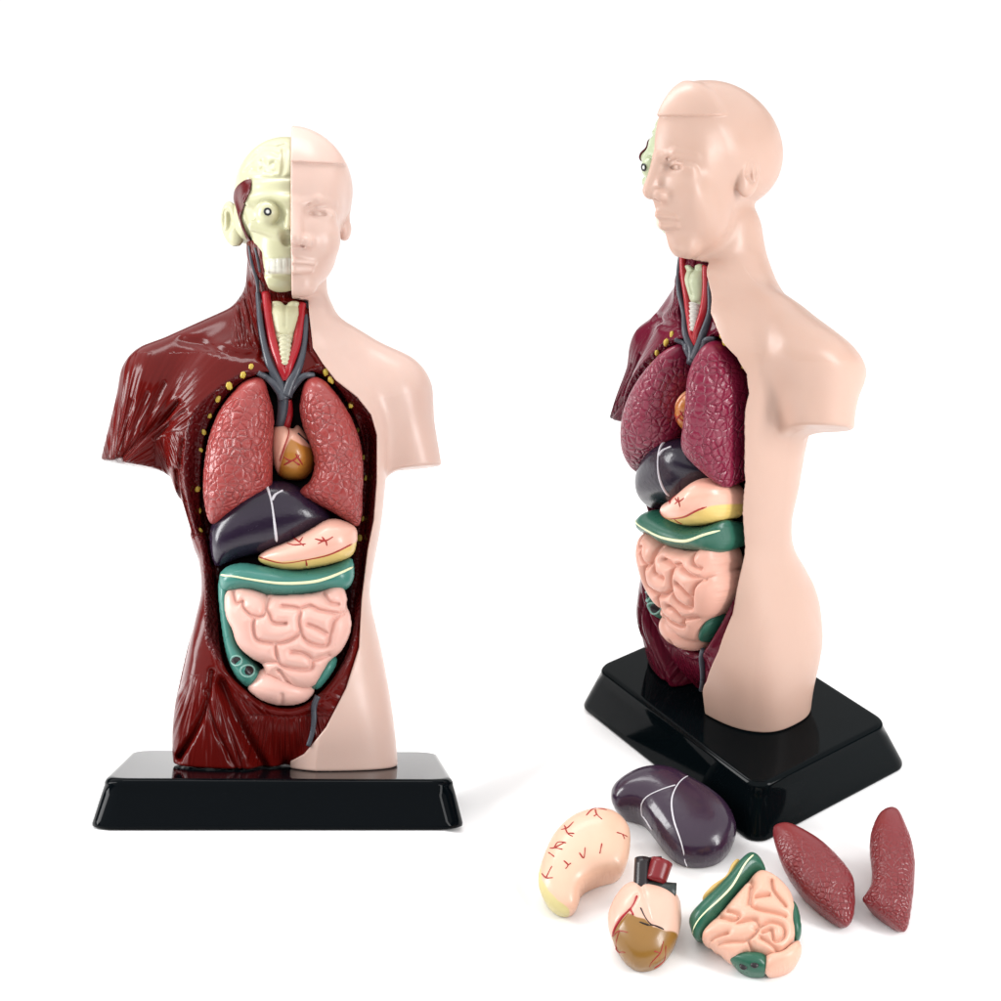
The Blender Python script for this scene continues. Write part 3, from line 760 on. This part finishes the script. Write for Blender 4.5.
def ribs_geo():
    pts = [(251, 367, 3.4), (243, 375, 3.6), (229, 386, 3.4), (218, 399, 3.2), (210, 416, 2.6), (204, 432, 2.4), (197.5, 489, 3), (198.5, 510, 3.0), (200, 531, 3.2), (200, 470, 2.4), (201, 450, 2.4),
           (326, 372, 3.6), (331, 380, 3.4), (341, 392, 3), (351, 405, 3), (364, 457, 2.6), (366, 478, 2.6), (363.5, 519, 2.6), (360, 538, 3.4), (358, 430, 2.5)]
    return pts
def vessels_geo():
    """tubes of the neck, model coordinates: name -> list of (points, radius)"""
    def T(p, Y, r):
        c = []; rr = np.interp(np.linspace(0, 1, len(p)), np.linspace(0, 1, len(r)), r)
        for (a, b), y, r_ in zip(p, Y, rr):
            for _ in range(3):                                   # rest on the neck surface where there is one
                q = fit([(a, b)], y)[0]; ys = np.linspace(-90, 10, 201); v = f_muscle(np.stack([np.full(201, q[0]), ys, np.full(201, q[1])], 1))
                k = np.argmax(v < 0)
                if v.min() < 0 and ys[k] < -16: y = min(y, ys[k] - .35*r_) if ys[k] - .35*r_ < y else ys[k] - .35*r_
            c.append([q[0], y, q[1]])
        q = catmull(np.array(c), 6)
        return tube(q, np.interp(np.linspace(0, 1, len(q)), np.linspace(0, 1, len(r)), r), 10)
    veins = [T([(258, 293), (260, 320), (264, 345), (270, 366), (279, 384), (284, 400)], [-18, -31, -40, -47, -54, -54], [2.6, 2.8, 3.2, 4, 5.6, 6]),
             T([(307, 302), (306, 322), (304, 345), (299, 366), (291, 382), (286, 396)], [-14, -29, -39, -47, -54, -54], [2.4, 2.6, 3, 3.8, 5.4, 6]),
             T([(258, 373), (266, 377), (274, 384), (281, 394)], [-52, -54, -56, -54], [2.6, 3.2, 4, 4.5]),
             T([(314, 375), (304, 376), (296, 383), (288, 394)], [-52, -54, -56, -54], [2.6, 3.2, 4, 4.5]),
             T([(283, 390), (283, 410), (280, 426)], [-50, -46, -38], [6, 5.5, 5])]
    veins += [T([(249, 246), (252, 262), (257, 280), (258, 294)], [-20]*4, [1.6, 2, 2, 1.6]), T([(255, 248), (258, 260), (260, 272)], [-20]*3, [1.4, 1.6, 1.2])]
    art = [T([(266, 293), (269, 322), (274, 346), (281, 366), (285, 380)], [-20, -34, -42, -48, -50], [4.5, 4.5, 4.5, 4.5, 4]),
           T([(302, 304), (300, 322), (296, 346), (289, 366), (285, 380)], [-20, -34, -42, -48, -50], [4.5, 4.5, 4.5, 4.5, 4]),
           T([(288, 400), (289, 414), (286, 428)], [-46, -44, -38], [4, 4, 4])]
    lar = fit([(271, 300), (280, 299), (285, 303), (290, 299), (299, 300), (298, 316), (294, 334), (292, 342), (278, 342), (275, 334), (272, 316)], -46)
    T0 = T([(285, 338), (285, 352), (285, 366)], [-39, -43, -45], [6.5, 6, 4.5])[0]; c = T0.reshape(-1, 10, 3).mean(1)
    c = np.stack([np.interp(np.linspace(0, 1, 49), np.linspace(0, 1, len(c)), c[:, k]) for k in range(3)], 1)
    tra = tube(c, np.linspace(6.8, 5, 49)*(1 + .09*np.sin(np.arange(49)*math.pi*2/7)), 14)
    return veins, art, lar, tra
def NECK_Y(z):
    zz = np.linspace(fit([(286, 385)], -45)[0, 1], fit([(286, 290)], -30)[0, 1], 24); out = []
    for a in zz:
        ys = np.linspace(-90, 20, 221); v = f_muscle(np.stack([np.full(221, -3.), ys, np.full(221, a)], 1)); out.append(ys[np.argmax(v < 0)])
    return np.interp(z, zz, np.minimum(np.array(out), 0)) + 1.0
VEINS, ARTS, LAR, TRACH = vessels_geo()

def torso(kind, place, place_raw, mats, labels, base_dims):
    W, D, h, ins = base_dims
    bv, bf = tray(W, D, h, ins, 20); bv = bv - [X0, 0, 0]
    org = place_raw(np.array([[-X0, 0, -h]]))[0]
    root = empty('anatomical_torso', org)
    thing(root, labels['torso'], 'anatomical model', 'anatomical torso models')
    b = new_obj('base', place_raw(bv), bf, mats['base'], root)
    def part(name, geo, mat, par=root):
        V, Q, at = geo; return new_obj(name, place(V), Q, mat, par, attrs=at)
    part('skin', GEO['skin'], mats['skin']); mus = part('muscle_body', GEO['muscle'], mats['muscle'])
    sk = part('skull', GEO['skull'], mats['bone']); part('ear', GEO['ear'], mats['bone1'], sk)
    part('temporal_muscle', GEO['temporal_muscle'], mats['red'], root)
    # eye: dark ring and white pupil painted on the skull's eyeball
    c = S_EYE + [0, -10.4, 0]
    a = np.linspace(0, 2*math.pi, 25)[:-1]
    P = np.stack([c[0]+2.9*np.cos(a), np.full(24, c[1]), c[2]+2.9*np.sin(a)], 1)
    v, f = tube(np.concatenate([P, P[:1]]), 1.05, 8); ey = new_obj('iris_ring', place(v), f, mats['black'], sk)
    v, f = ball(c+[0, .6, 0], (2.6, 1.2, 2.6)); new_obj('pupil', place(v), f, mats['white'], ey if False else sk)
    # neck
    v, f = join(VEINS); new_obj('vein', place(v), f, mats['vein'], root)
    v, f = join(ARTS); new_obj('artery', place(v), f, mats['artery'], root)
    lo = Organ(LAR, 12, creases=[fit([(272, 330), (285, 336), (298, 330)], -46), fit([(285, 300), (285, 326)], -46)], cd=1.6, cw=1.5, back=8)
    V, Q = lo.mesh(); V = np.stack([V[:, 0], NECK_Y(V[:, 1]) - V[:, 2]*.9, V[:, 1]], 1); new_obj('larynx', place(V), Q[:, ::-1], mats['bone1'], root)
    v, f = TRACH; new_obj('trachea', place(v), f, mats['trachea'], root)
    for px, py, r in ribs_geo():
        p = pt(px, py, -46); 
        # sit the rib end on the muscle surface
        ys = np.linspace(-75, 0, 151); fv = f_muscle(np.stack([np.full(151, p[0]), ys, np.full(151, p[2])], 1)); k = np.argmax(fv < 0)
        yy = ys[k] if fv.min() < 0 else -40
        p = pt(px, py, yy-.3); v, f = ball((0, 0, 0), (r*random.uniform(.7, .95), r*.6, r*random.uniform(.95, 1.3)), 12, 9); a = random.uniform(-.6, .6); v = v*(1 + .12*np.sin(3*v[:, :1] + 2*v[:, 2:3] + a*9)); v = np.stack([v[:, 0]*math.cos(a)-v[:, 2]*math.sin(a), v[:, 1], v[:, 0]*math.sin(a)+v[:, 2]*math.cos(a)], 1) + p; new_obj('rib_end', place(v), f, mats['rib'], root)
    # grey vessel on the lower flap
    v, f = tube(catmull(np.concatenate([fit3([(a, b)], -54) for a, b in ((318, 696), (314, 706), (314, 720), (312, 734), (308, 746))]), 5), np.linspace(3.2, 2.2, 21), 10)
    new_obj('femoral_vein', place(v), f, mats['vein'], root)
    # ---- removable organs, each a thing of its own
    L = labels
    def organ(name, geo, mat, label, cat, group=None):
        V, Q, at = GEO[geo]; o = new_obj(name, place(V), Q, mat, None, attrs=at); return thing(o, label, cat, group)
    organ('lung', 'lung_a', mats['lung'], L['lung_a'], 'lung', 'organ model lungs'); organ('lung', 'lung_b', mats['lung'], L['lung_b'], 'lung', 'organ model lungs')
    def sub(name, par, geo, lines, r, mat, lift=0.):
        o, to, mid, _ = GEO[geo+'_o']; v, f = join([o.line(fit(l, mid), r, lift=lift) for l in lines]); return new_obj(name, place(to(v)), f, mat, par)
    ht = organ('heart', 'heart', mats['heart'], L['heart'], 'heart', 'organ model hearts')
    sub('coronary_artery', ht, 'heart', [[(287, 426), (289, 434), (285, 448), (280, 462)], [(284, 458), (292, 462), (300, 456)], [(292, 462), (284, 466)], [(300, 466), (294, 462)], [(296, 455), (303, 466)]], .8, mats['artery2'])
    sub('coronary_vein', ht, 'heart', [[(298, 434), (305, 440), (309, 444)]], 1.2, mats['dark'])
    lv = organ('liver', 'liver', mats['liver'], L['liver'], 'liver', 'organ model livers')
    sub('ligament', lv, 'liver', [[(267, 486), (272, 502), (275, 522), (277, 542)], [(283, 491), (276, 495), (272.5, 501)]], 1.25, mats['lig'])
    stm = organ('stomach', 'stomach', mats['stomach'], L['stomach'], 'stomach', 'organ model stomachs')
    sub('blood_vessel', stm, 'stomach', [[(292, 537), (298, 541), (304, 546)], [(287, 543), (294, 545), (306, 544)], [(300, 542), (303, 537)], [(315, 539), (325, 541), (333, 537)], [(318, 544), (325, 541), (327, 546)], [(322, 537), (325, 541)],
                                 [(259, 557), (282, 563), (306, 560), (330, 554.5), (352, 544)], [(306, 560), (307, 566)]], .75, mats['artery2'])
    V, Q, at = GEO['small']
    root2 = empty('intestine', place(V).mean(0)); thing(root2, L['intestine'], 'intestine', 'organ model intestines')
    part('small_intestine', GEO['small'], mats['pink'], root2)
    cl = part('transverse_colon', GEO['colon'], mats['green'], root2)
    sub('colon_band', cl, 'colon', [[(221, 575), (236, 576.5), (250, 579), (280, 583), (310, 582), (330, 577), (353, 567)]], 1.3, mats['stripe'])
    ac = part('ascending_colon', GEO['ascending'], mats['green'], root2)
    o, to, mid, _ = GEO['ascending_o']
    for (px, py, rx, rz) in ((237, 660, 5.2, 4.6), (248, 670, 6.5, 5.6)):
        q = fit([(px, py)], mid)[0]; w = o.top(q[:1], q[1:])[0]
        a = np.linspace(0, 2*math.pi, 21)[:-1]; ring = np.stack([q[0]+rx*np.cos(a), q[1]+rz*np.sin(a)], 1); ring = np.concatenate([ring, ring[:1]])
        ww = o.top(ring[:, 0], ring[:, 1]); v, f = tube(np.stack([ring[:, 0], ring[:, 1], ww], 1), 1.0, 6); new_obj('opening_rim', place(to(v)), f, mats['greenl'], ac)
        v, f = ball((q[0], q[1], w-2.2), (rx*.95, rz*.95, 3.)); v[:, 2] = np.minimum(v[:, 2], o.top(v[:, 0], v[:, 1])+.25); new_obj('opening', place(to(v)), f, mats['dark'], ac)
    part('descending_colon', GEO['descending'], mats['green'], root2); part('rectum', GEO['rectum'], mats['pink'], root2)
    return root

def place_left_raw(P): return cam2world(left_model2cam(P))
def place_right_raw(P):
    P = np.asarray(P, float) + [X0, 0, 0]
    return P[:, :1]*EXR + P[:, 1:2]*EYR + np.array([0, 0, 1.])*(P[:, 2:3] + H_BASE_R)

# materials ----------------------------------------------------------
K = dict(black=plain('black_paint', (.01, .01, .012), .3), white=plain('white_paint', (.8, .8, .78), .3), dark=plain('dark_red_black_paint', (.012, .008, .01), .3),
         vein=plain('grey_blue_vein_paint', (.055, .06, .075), .3), artery=plain('red_artery_paint', (.35, .012, .02), .25), artery2=plain('fine_red_vessel_paint', (.33, .02, .015), .4),
         rib=plain('yellow_rib_paint', (.5, .36, .05), .35, var=.25), lig=plain('pale_ligament_paint', (.6, .58, .62), .35), stripe=plain('cream_stripe_paint', (.75, .78, .5), .35), greenl=plain('pale_green_paint', (.2, .38, .33), .4),
         trachea=plain('trachea_paint', (.5, .47, .43), .35))
ML = dict(K, trachea=plain('pale_yellow_trachea', (.52, .50, .34), .36), base=plain('gloss_black_base', (.0015, .0025, .0035), .06, spec=.06, var=.02), skin=plain('pale_skin_plastic', (.62, .435, .37), .33, sss=.12, var=.025, bumpy=.12),
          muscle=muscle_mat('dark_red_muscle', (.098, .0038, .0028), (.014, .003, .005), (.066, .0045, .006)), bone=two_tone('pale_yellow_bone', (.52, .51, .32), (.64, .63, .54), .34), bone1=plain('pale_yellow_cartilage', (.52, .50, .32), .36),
          red=plain('temporal_red', (.09, .004, .006), .25), lung=lung_mat('coral_red_lung', (.27, .033, .031), (.35, .055, .05)), heart=two_tone('heart_paint', (.72, .38, .28), (.40, .16, .025), .3),
          liver=plain('dark_violet_liver', (.016, .008, .022), .24, coat=.1, bumpy=.6), stomach=two_tone('stomach_paint', (.75, .42, .33), (.70, .50, .17), .33), pink=plain('pale_pink_intestine', (.74, .44, .375), .32, sss=.12, var=.03),
          green=plain('teal_green_colon', (.05, .20, .165), .3, bumpy=.4, var=.15))
MR = dict(K, base=plain('matte_black_base', (.0015, .003, .0038), .07, spec=.09, var=.02), skin=plain('peach_skin_plastic', (.54, .358, .286), .34, sss=.12, var=.025, bumpy=.12),
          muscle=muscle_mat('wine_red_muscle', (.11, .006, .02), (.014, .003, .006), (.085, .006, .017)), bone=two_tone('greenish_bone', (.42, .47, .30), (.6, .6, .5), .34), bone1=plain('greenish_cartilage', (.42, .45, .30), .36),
          red=plain('temporal_wine_red', (.09, .004, .012), .25), lung=lung_mat('wine_red_lung', (.175, .008, .032), (.225, .014, .045)), heart=two_tone('orange_heart_paint', (.66, .3, .16), (.40, .13, .025), .3),
          liver=plain('blue_black_liver', (.014, .009, .021), .24, coat=.1, bumpy=.6), stomach=two_tone('stomach_peach_paint', (.78, .42, .32), (.72, .52, .16), .33), pink=plain('peach_pink_intestine', (.68, .37, .29), .34, sss=.12, var=.03),
          green=plain('deep_green_colon', (.027, .12, .082), .3, bumpy=.4, var=.15))
LL = dict(torso='front-facing half red muscle, half skin human torso model on gloss black base, viewed straight on',
          lung_a='coral lung on the red-muscle side of the front-facing torso', lung_b='coral lung beside the pale skin half of the front-facing torso', heart='small pink and orange heart between the two coral lungs',
          liver='dark violet liver with white ligament under the coral lungs', stomach='pink stomach with yellow lower rim beside the violet liver in the front-facing torso', intestine='pale pink intestine with teal colon in the belly of the front-facing torso')
LR = dict(torso='three-quarter turned human torso model with mostly peach skin showing, on black base',
          lung_a='wine-red lung farther from the skin half in the turned torso, at its left outline', lung_b='wine-red lung next to the peach skin edge of the turned torso', heart='orange heart almost hidden between the two wine-red lungs',
          liver='blue-black liver under the wine-red lungs of the turned torso', stomach='peach stomach with yellow rim seated in the turned torso above its green colon', intestine='peach intestine with deep green colon seated in the turned torso')
torso('left', place_left, place_left_raw, ML, LL, (343, 236, 45, 13))
torso('right', place_right, place_right_raw, MR, LR, (371, 256, H_BASE_R, 23))

# ------------------------------------------------------------------ ground: one white sheet, raised under the front-facing torso
def ground():
    P = place_left_raw(np.array([[-X0, 0, -45.6], [-X0+100, 0, -45.6], [-X0, 100, -45.6]])); n = np.cross(P[1]-P[0], P[2]-P[0]); n /= np.linalg.norm(n)
    a = np.concatenate([-np.geomspace(1500, 60000, 26)[::-1], np.arange(-1485, 1486, 15), np.geomspace(1500, 60000, 26)])
    X, Y = np.meshgrid(a, a, indexing='ij')
    zp = P[0][2] - (n[0]*(X-P[0][0]) + n[1]*(Y-P[0][1]))/n[2]
    ex, ey = P[1]-P[0], P[2]-P[0]; ex = ex[:2]/np.linalg.norm(ex[:2]); ey = ey[:2]/np.linalg.norm(ey[:2])
    u = (X-P[0][0])*ex[0]+(Y-P[0][1])*ex[1]; v = (X-P[0][0])*ey[0]+(Y-P[0][1])*ey[1]
    du = np.maximum(np.abs(u)-200, 0); dv = np.maximum(np.abs(v)-170, 0)
    w = sstep(1, 0, np.hypot(du/np.where(u > 0, 100 + 130*sstep(-120, 100, v), 400), dv/420))
    Z = np.where(w > 0, zp*w, 0)
    m = len(a); V = np.stack([X, Y, Z], -1).reshape(-1, 3)
    I = np.arange(m*m).reshape(m, m); Q = np.stack([I[:-1, :-1], I[1:, :-1], I[1:, 1:], I[:-1, 1:]], -1).reshape(-1, 4)
    o = new_obj('ground', V, Q, plain('white_paper', (.93, .93, .93), .8, spec=.1, var=.005), None, origin=np.zeros(3)); o['kind'] = 'structure'
ground()

# ------------------------------------------------------------------ loose organs lying on the white sheet
class Loose:
    """frame of a loose organ: photo outline laid on a plane that leans a little towards the camera, its near end on the ground"""
    def __init__(s, outline, tilt=16, lift=15):
        o = np.array(outline, float); k = np.argmax(o[:, 1]); px = o[k]
        px = np.array([o[:, 0].mean(), o[:, 1].max()])
        d = RW.T @ pixdir(*px); t = (lift - CAMPOS[2])/d[2]; s.A = CAMPOS + t*d
        fw = np.array([d[0], d[1], 0]); fw /= np.linalg.norm(fw); z = np.array([0, 0, 1.]); a = math.radians(tilt)
        s.ev = math.cos(a)*fw + math.sin(a)*z; s.eu = np.cross(fw, z); s.ew = np.cross(s.eu, s.ev)
    def uv(s, pts, w=0.):
        out = []
        for p in pts:
            d = RW.T @ pixdir(*p); t = ((s.A-CAMPOS) @ s.ew + w)/(d @ s.ew); q = CAMPOS + t*d - s.A
            out.append((q @ s.eu, q @ s.ev))
        return np.array(out)
    def world(s, L): return s.A + L[:, :1]*s.eu + L[:, 1:2]*s.ev + L[:, 2:3]*s.ew
    def solid(s, org):
        """pillow top, straight walls down to the ground"""
        def f(P):
            G = org.G(P[:, 0], P[:, 1]); w = np.maximum(P[:, 2], 0)
            q = (w*w - G)/(np.sqrt(4*np.maximum(G, 0)+org.g**2*.6+4*w*w)+1e-6)
            zz = (s.A + P[:, :1]*s.eu + P[:, 1:2]*s.ev + P[:, 2:3]*s.ew)[:, 2]
            drop = .16*np.maximum(-P[:, 2], 0)                       # walls draw in towards the ground
            return smax(q + drop, .4 - zz, 2.)
        zlo = -(org.out[:, 1].max()*math.sin(math.radians(20)) + 14)
        return org.mesh((f, zlo))
def loose(name, outline, T, mat, label, cat, group, attrs=None, tilt=16, parent=None, frame=None, w0=.35, **k):
    fr = frame or Loose(outline, tilt)
    kw = dict(k); cr = kw.pop('creases', None)
    if cr: kw['creases'] = [fr.uv(c, T*.8) for c in cr]
    org = Organ(fr.uv(outline, T*w0), T, **kw)
    V, Q = fr.solid(org)
    at = attrs(fr, org, V) if attrs else {}
    o = new_obj(name, fr.world(V), Q, mat, parent, attrs=at)
    if label: thing(o, label, cat, group)
    return o, fr, org
def lines_on(name, par, fr, org, lines, r, mat, wl=.7):
    P = []
    for l in lines:
        q = fr.uv(l, org.T0*wl); P.append(org.line(q, r, n=5, lift=r*.2))
    v, f = join(P); return new_obj(name, fr.world(v), f, mat, par)
def mask_poly(poly, w=.8):
    def fn(fr, org, V):
        m = Map(org.G.lo, org.out.max(0)+9).poly_sdf(fr.uv(poly, org.T0*w)); return dict(mask=-m(V[:, 0], V[:, 1]))
    return fn
def lung_mask(fr, org, V):
    v = V[:, 1]; hi = org.out[:, 1].max(); lo = org.out[:, 1].min()
    return dict(mask=np.clip((org.top(V[:, 0], v)+5)/14, 0, 1)*sstep(hi - .08*(hi-lo), hi - .42*(hi-lo), v))

lungm = lung_mat('brick_red_loose_lung', (.155, .012, .016), (.20, .022, .025), .3, 6.0, 1.1)
loose('lung', [(775, 823), (788, 821), (804, 828), (824, 841), (842, 859), (853, 875), (855, 892), (854, 911), (849, 922), (841, 922), (826, 911), (804, 891), (785, 866), (776, 844), (773, 831)], 18, lungm,
      'loose leaf-shaped brick-red lung lying beside the black base corner', 'lung', 'organ model lungs', lung_mask)
loose('lung', [(890, 805), (899, 808), (906, 823), (912, 839), (915, 860), (914, 884), (911, 909), (908, 924), (903, 929), (894, 923), (877, 909), (863, 898), (865, 893), (871, 883), (872, 868), (870, 850), (871, 831), (879, 812)], 18, lungm,
      'loose brick-red lung with a notched lower side, farthest right of all the pieces', 'lung', 'organ model lungs', lung_mask)
# stomach
o, fr, og = loose('stomach', [(589, 808), (606, 807), (620, 813), (629, 825), (630, 842), (627, 858), (620, 870), (606, 872), (590, 878), (581, 886), (579, 897), (574, 907), (564, 910), (551, 904), (542, 892), (538, 879), (540, 864), (547, 845), (556, 829), (571, 815)], 22,
      two_tone('loose_stomach_paint', (.70, .44, .315), (.58, .50, .22), .38), 'loose peach bean-shaped stomach with red vessel marks lying on white', 'stomach', 'organ model stomachs',
      mask_poly([(520, 900), (530, 840), (546, 835), (541, 852), (540.5, 868), (542, 882), (549, 894), (558, 903), (569, 909), (575, 925), (530, 925)], .3))
q5 = lambda L: [[(510+a/4.17, 740+b/4.17) for a, b in l] for l in L]
lines_on('blood_vessel', o, fr, og, q5([[(318, 320), (345, 282), (362, 276)], [(355, 285), (362, 315), (385, 340)], [(365, 278), (405, 288)], [(362, 315), (350, 325)], [(265, 345), (240, 370), (212, 372)], [(228, 360), (240, 395), (262, 412)], [(240, 395), (270, 400)], [(225, 352), (235, 375)],
      [(165, 445), (185, 452), (230, 435)], [(185, 452), (200, 430), (235, 438)], [(160, 465), (185, 492)], [(185, 452), (220, 465)], [(130, 545), (150, 572), (180, 578)], [(150, 572), (175, 530)], [(290, 480), (308, 500), (314, 458)], [(225, 512), (242, 530), (232, 545)], [(242, 530), (255, 522)], [(375, 480), (384, 440)], [(445, 390), (490, 392)], [(470, 392), (478, 408)]]), .75, K['artery2'], .75)
# liver
o, fr, og = loose('liver', [(611, 789), (616, 780), (635, 769), (654, 765), (673, 767), (692, 777), (714, 790), (728, 803), (736, 821), (733, 837), (719, 853), (702, 858), (687, 857), (675, 852), (664, 841), (652, 824), (642, 810), (632, 805), (618, 804), (612, 797)], 30,
      plain('loose_violet_liver', (.028, .013, .030), .22, coat=.2, bumpy=.4), 'loose dark violet liver with white ligament lines lying beside the black base', 'liver', 'organ model livers', tilt=14)
lines_on('ligament', o, fr, og, q5([[(742, 150), (700, 200), (675, 262), (682, 340), (712, 420), (738, 482)], [(690, 203), (620, 225), (548, 253), (566, 290), (590, 330)]]), .9, K['lig'], .75)
# heart
o, fr, og = loose('heart', [(630, 880), (618, 890), (609, 907), (608, 922), (615, 941), (625, 955), (637, 963), (651, 962), (663, 955), (675, 938), (681, 920), (681, 905), (677, 892), (660, 884), (644, 882)], 27,
      two_tone('loose_heart_paint', (.68, .42, .325), (.24, .115, .018), .3), 'loose pink and ochre heart with cut dark vessels on top lying on white', 'heart', 'organ model hearts',
      mask_poly([(605, 925), (613, 929), (621, 921), (628, 915), (637, 920), (645, 922), (653, 929), (666, 931), (686, 924), (690, 975), (600, 975)], .75), tilt=16,
      creases=[[(637, 897), (630, 910), (622, 918), (612, 928)], [(640, 882), (646, 905), (652, 926)]], cd=2., cw=2.5)
lines_on('coronary_artery', o, fr, og, q5([[(530, 655), (510, 700), (460, 745), (425, 785)], [(500, 708), (515, 740)]]), 1.3, K['artery'], .8)
lines_on('fine_artery', o, fr, og, q5([[(428, 790), (455, 790), (492, 805)], [(455, 790), (440, 830), (480, 865)], [(640, 830), (625, 870), (580, 905)], [(650, 840), (640, 880), (600, 910)], [(625, 870), (600, 870)]]), .65, K['artery2'], .8)
lines_on('coronary_vein', o, fr, og, q5([[(545, 710), (565, 750), (590, 775), (642, 790)], [(540, 768), (575, 780), (592, 777)]]), .8, K['dark'], .8)
def stump(name, a, b, r0, r1, mat, w0, w1, flat=1.0):
    p = fr.uv([a, b], 14); A = np.array([*p[0], w0]); B = np.array([*p[1], w1])
    q = np.stack([A+(B-A)*t for t in np.linspace(0, 1, 6)]); v, f = tube(q, np.interp(np.linspace(0, 1, 6), [0, 1], [r0, r1]), 18)
    return new_obj(name, fr.world(v), f, mat, o)
stump('vena_cava', (642, 890), (643, 861), 10, 9.5, K['dark'], 10, 18)
stump('aorta', (655, 882), (662, 864), 12, 12.5, plain('dark_red_aorta', (.17, .008, .012), .3), 13, 20)
stump('pulmonary_vein', (644, 887), (676, 890), 11, 11, plain('dark_green_grey_vessel', (.02, .028, .026), .35), 8, 8)
stump('arch_vessel', (650, 862), (662, 861), 5.5, 5.5, K['dark'], 14, 14)
# intestine
OUT_S = [(702, 933), (719, 916), (740, 892), (750, 880), (760, 871), (774, 876), (788, 889), (794, 903), (794, 922), (795, 934), (788, 947), (775, 955), (760, 954), (748, 952), (733, 957), (722, 950), (709, 942)]
fr0 = Loose([(690, 900), (766, 972), (800, 940)], 16)
root = empty('intestine', fr0.world(np.array([[0, 40., 0]]))[0]); thing(root, 'loose peach intestine with green colon strip lying on white in front of the base', 'intestine', 'organ model intestines')
gm = plain('loose_green_colon', (.018, .10, .06), .3, bumpy=.3, var=.15)
pk = plain('loose_peach_intestine', (.70, .40, .295), .34, sss=.12, var=.03)
q6 = lambda L: [[(590+a/4.35, 830+b/4.35) for a, b in l] for l in L]
CR2 = q6([[(700, 215), (710, 245), (700, 320), (730, 355), (850, 375)], [(790, 215), (800, 270), (850, 330)], [(720, 300), (780, 290)], [(570, 375), (620, 400), (650, 380), (600, 350)], [(640, 410), (720, 400), (730, 440), (670, 480), (560, 480)],
          [(720, 440), (780, 410), (840, 420), (840, 460), (800, 480), (790, 440), (750, 450)], [(530, 460), (600, 450)], [(740, 470), (800, 500), (830, 540)], [(690, 480), (720, 520), (800, 530)], [(690, 330), (700, 250)]])
loose('small_intestine', OUT_S, 24, pk, None, None, None, parent=root, frame=fr0, creases=CR2, cd=4.6, cw=1.7, puff=4.0, pw=5, edge=.75)
c_, f_, g_ = loose('transverse_colon', [(690, 922), (690, 914), (705, 899), (726, 878), (739, 861), (750, 852), (759, 855), (766, 868), (757, 872), (742, 887), (722, 913), (704, 931), (695, 934)], 27, gm, None, None, None, parent=root, frame=fr0)
lines_on('colon_band', c_, f_, g_, q6([[(445, 410), (500, 365), (560, 310), (620, 240), (670, 160), (712, 110)]]), 1.1, K['stripe'], .8)
loose('fat_fold', [(702, 898), (712, 888), (726, 876), (731, 866), (738, 859), (741, 866), (730, 880), (712, 900)], 19, plain('yellow_fat', (.62, .42, .13), .4, var=.2), None, None, None, parent=root, frame=fr0)
c2, f2, g2 = loose('ascending_colon', [(722, 948), (733, 952), (750, 952), (766, 954), (767, 969), (751, 970), (735, 962)], 15, gm, None, None, None, parent=root, frame=fr0)
loose('descending_colon', [(790, 900), (796, 903), (800, 915), (801, 933), (794, 938), (788, 920)], 15, gm, None, None, None, parent=root, frame=fr0)
loose('rectum', [(766, 955), (780, 953), (791, 944), (799, 939), (801, 952), (789, 965), (770, 971), (765, 969)], 17, pk, None, None, None, parent=root, frame=fr0)
for (px, py, r) in ((743.5, 963, 4.6), (754.5, 963.5, 4.6)):
    q = f2.uv([(px, py)], 12)[0]; w = g2.top(q[:1], q[1:])[0]; v, f = ball((q[0], q[1], w-1.6), (r, r, 2.2)); new_obj('opening', f2.world(v), f, K['dark'], c2)
